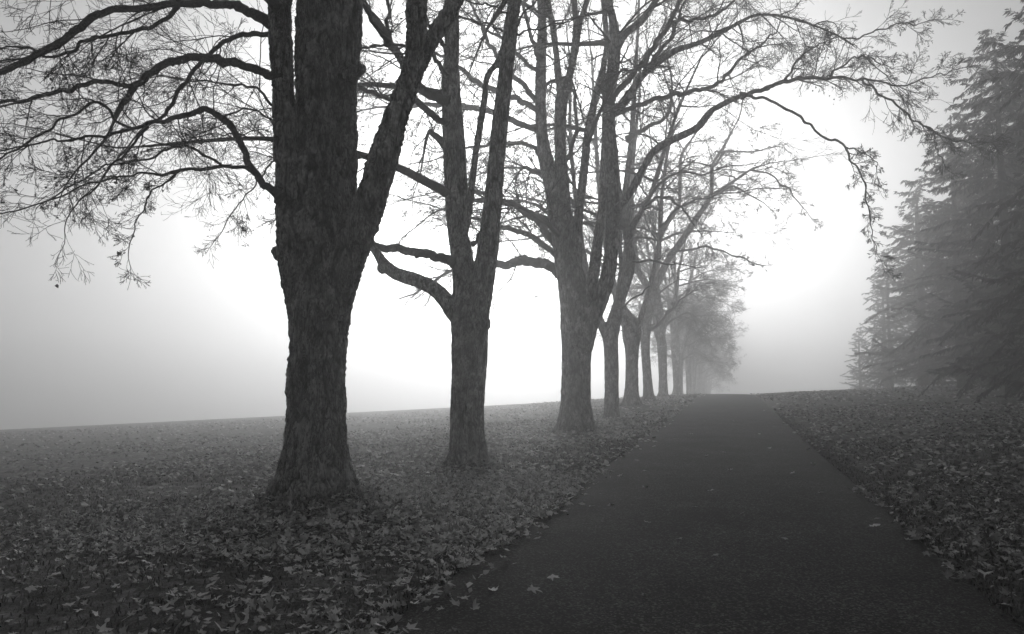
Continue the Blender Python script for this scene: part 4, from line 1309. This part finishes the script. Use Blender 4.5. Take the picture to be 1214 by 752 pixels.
# ------------------------------------------------------------------ haze
bpy.context.view_layer.update()
TOP = max((o.matrix_world @ Vector(c)).z for o in scene.objects if o.type == "MESH" and o.name != "ground" for c in o.bound_box)
zb = float(ZZ.min()) - 1.0
hx0, hx1, hy0, hy1, hz1 = gx[0] - 2, gx[-1] + 2, gy[0] - 2, gy[-1] + 2, TOP + .4
V = [(x, y, z) for z in (zb, hz1) for y in (hy0, hy1) for x in (hx0, hx1)]
F = np.array([(0, 2, 3, 1), (4, 5, 7, 6), (0, 1, 5, 4), (2, 6, 7, 3), (0, 4, 6, 2), (1, 3, 7, 5)])
mh = bpy.data.materials.new("fog_air")
mh.use_nodes = True
nt = mh.node_tree
nt.nodes.clear()
out = nd(nt, "ShaderNodeOutputMaterial")
pv = nd(nt, "ShaderNodeVolumePrincipled")
pv.inputs["Color"].default_value = grey(0.95)
pv.inputs["Density"].default_value = 0.0118
pv.inputs["Anisotropy"].default_value = 0.78
nt.links.new(pv.outputs[0], out.inputs["Volume"])
hz = link("haze", new_mesh("haze", V, [F], mh, False))
props(hz, "pale fog filling the avenue and meadow", "haze", None, "stuff")

# ------------------------------------------------------------------ light
SUN_AZ = YAW + math.radians(-1.5)       # left of the path direction
SUN_EL = math.radians(12)
sd = np.array([-math.sin(SUN_AZ) * math.cos(SUN_EL), math.cos(SUN_AZ) * math.cos(SUN_EL), math.sin(SUN_EL)])
sl = bpy.data.lights.new("sun", "SUN")
sl.energy = 1.5
sl.angle = math.radians(14)
sl.color = (1, 1, 1)
so = bpy.data.objects.new("sun", sl)
COL.objects.link(so)
so.rotation_euler = Vector((-sd).tolist()).to_track_quat("-Z", "Y").to_euler()
so.location = (0, 0, 60)

w = bpy.data.worlds.new("World")
scene.world = w
w.use_nodes = True
nt = w.node_tree
bg = nt.nodes["Background"]
sky = nd(nt, "ShaderNodeTexSky", sky_type="NISHITA")
sky.sun_disc = False
sky.sun_elevation = SUN_EL
sky.sun_rotation = -SUN_AZ
sky.air_density = 1.0
sky.dust_density = 6.0
bw = nd(nt, "ShaderNodeRGBToBW")
nt.links.new(sky.outputs[0], bw.inputs[0])
nt.links.new(bw.outputs[0], bg.inputs["Color"])
bg.inputs["Strength"].default_value = 0.10

# ------------------------------------------------------------------ render settings
scene.render.engine = "CYCLES"
cy = scene.cycles
cy.use_denoising = True
cy.max_bounces = 6
cy.diffuse_bounces = 2
cy.glossy_bounces = 2
cy.volume_bounces = 2
cy.transmission_bounces = 2
cy.sample_clamp_indirect = 8.0
vs = scene.view_settings
vs.view_transform = "Standard"
vs.look = "None"
vs.exposure = -0.18
vs.gamma = 1.0
scene.display_settings.display_device = "sRGB"

print("highest point", round(TOP, 2))
for o in scene.objects:
    if o.type == "MESH" and max((o.matrix_world @ Vector(c)).z for c in o.bound_box) > TOP - 2.5 and o.name.startswith("crown"):
        print("highest crown", o.parent.name, round(max((o.matrix_world @ Vector(c)).z for c in o.bound_box), 1))
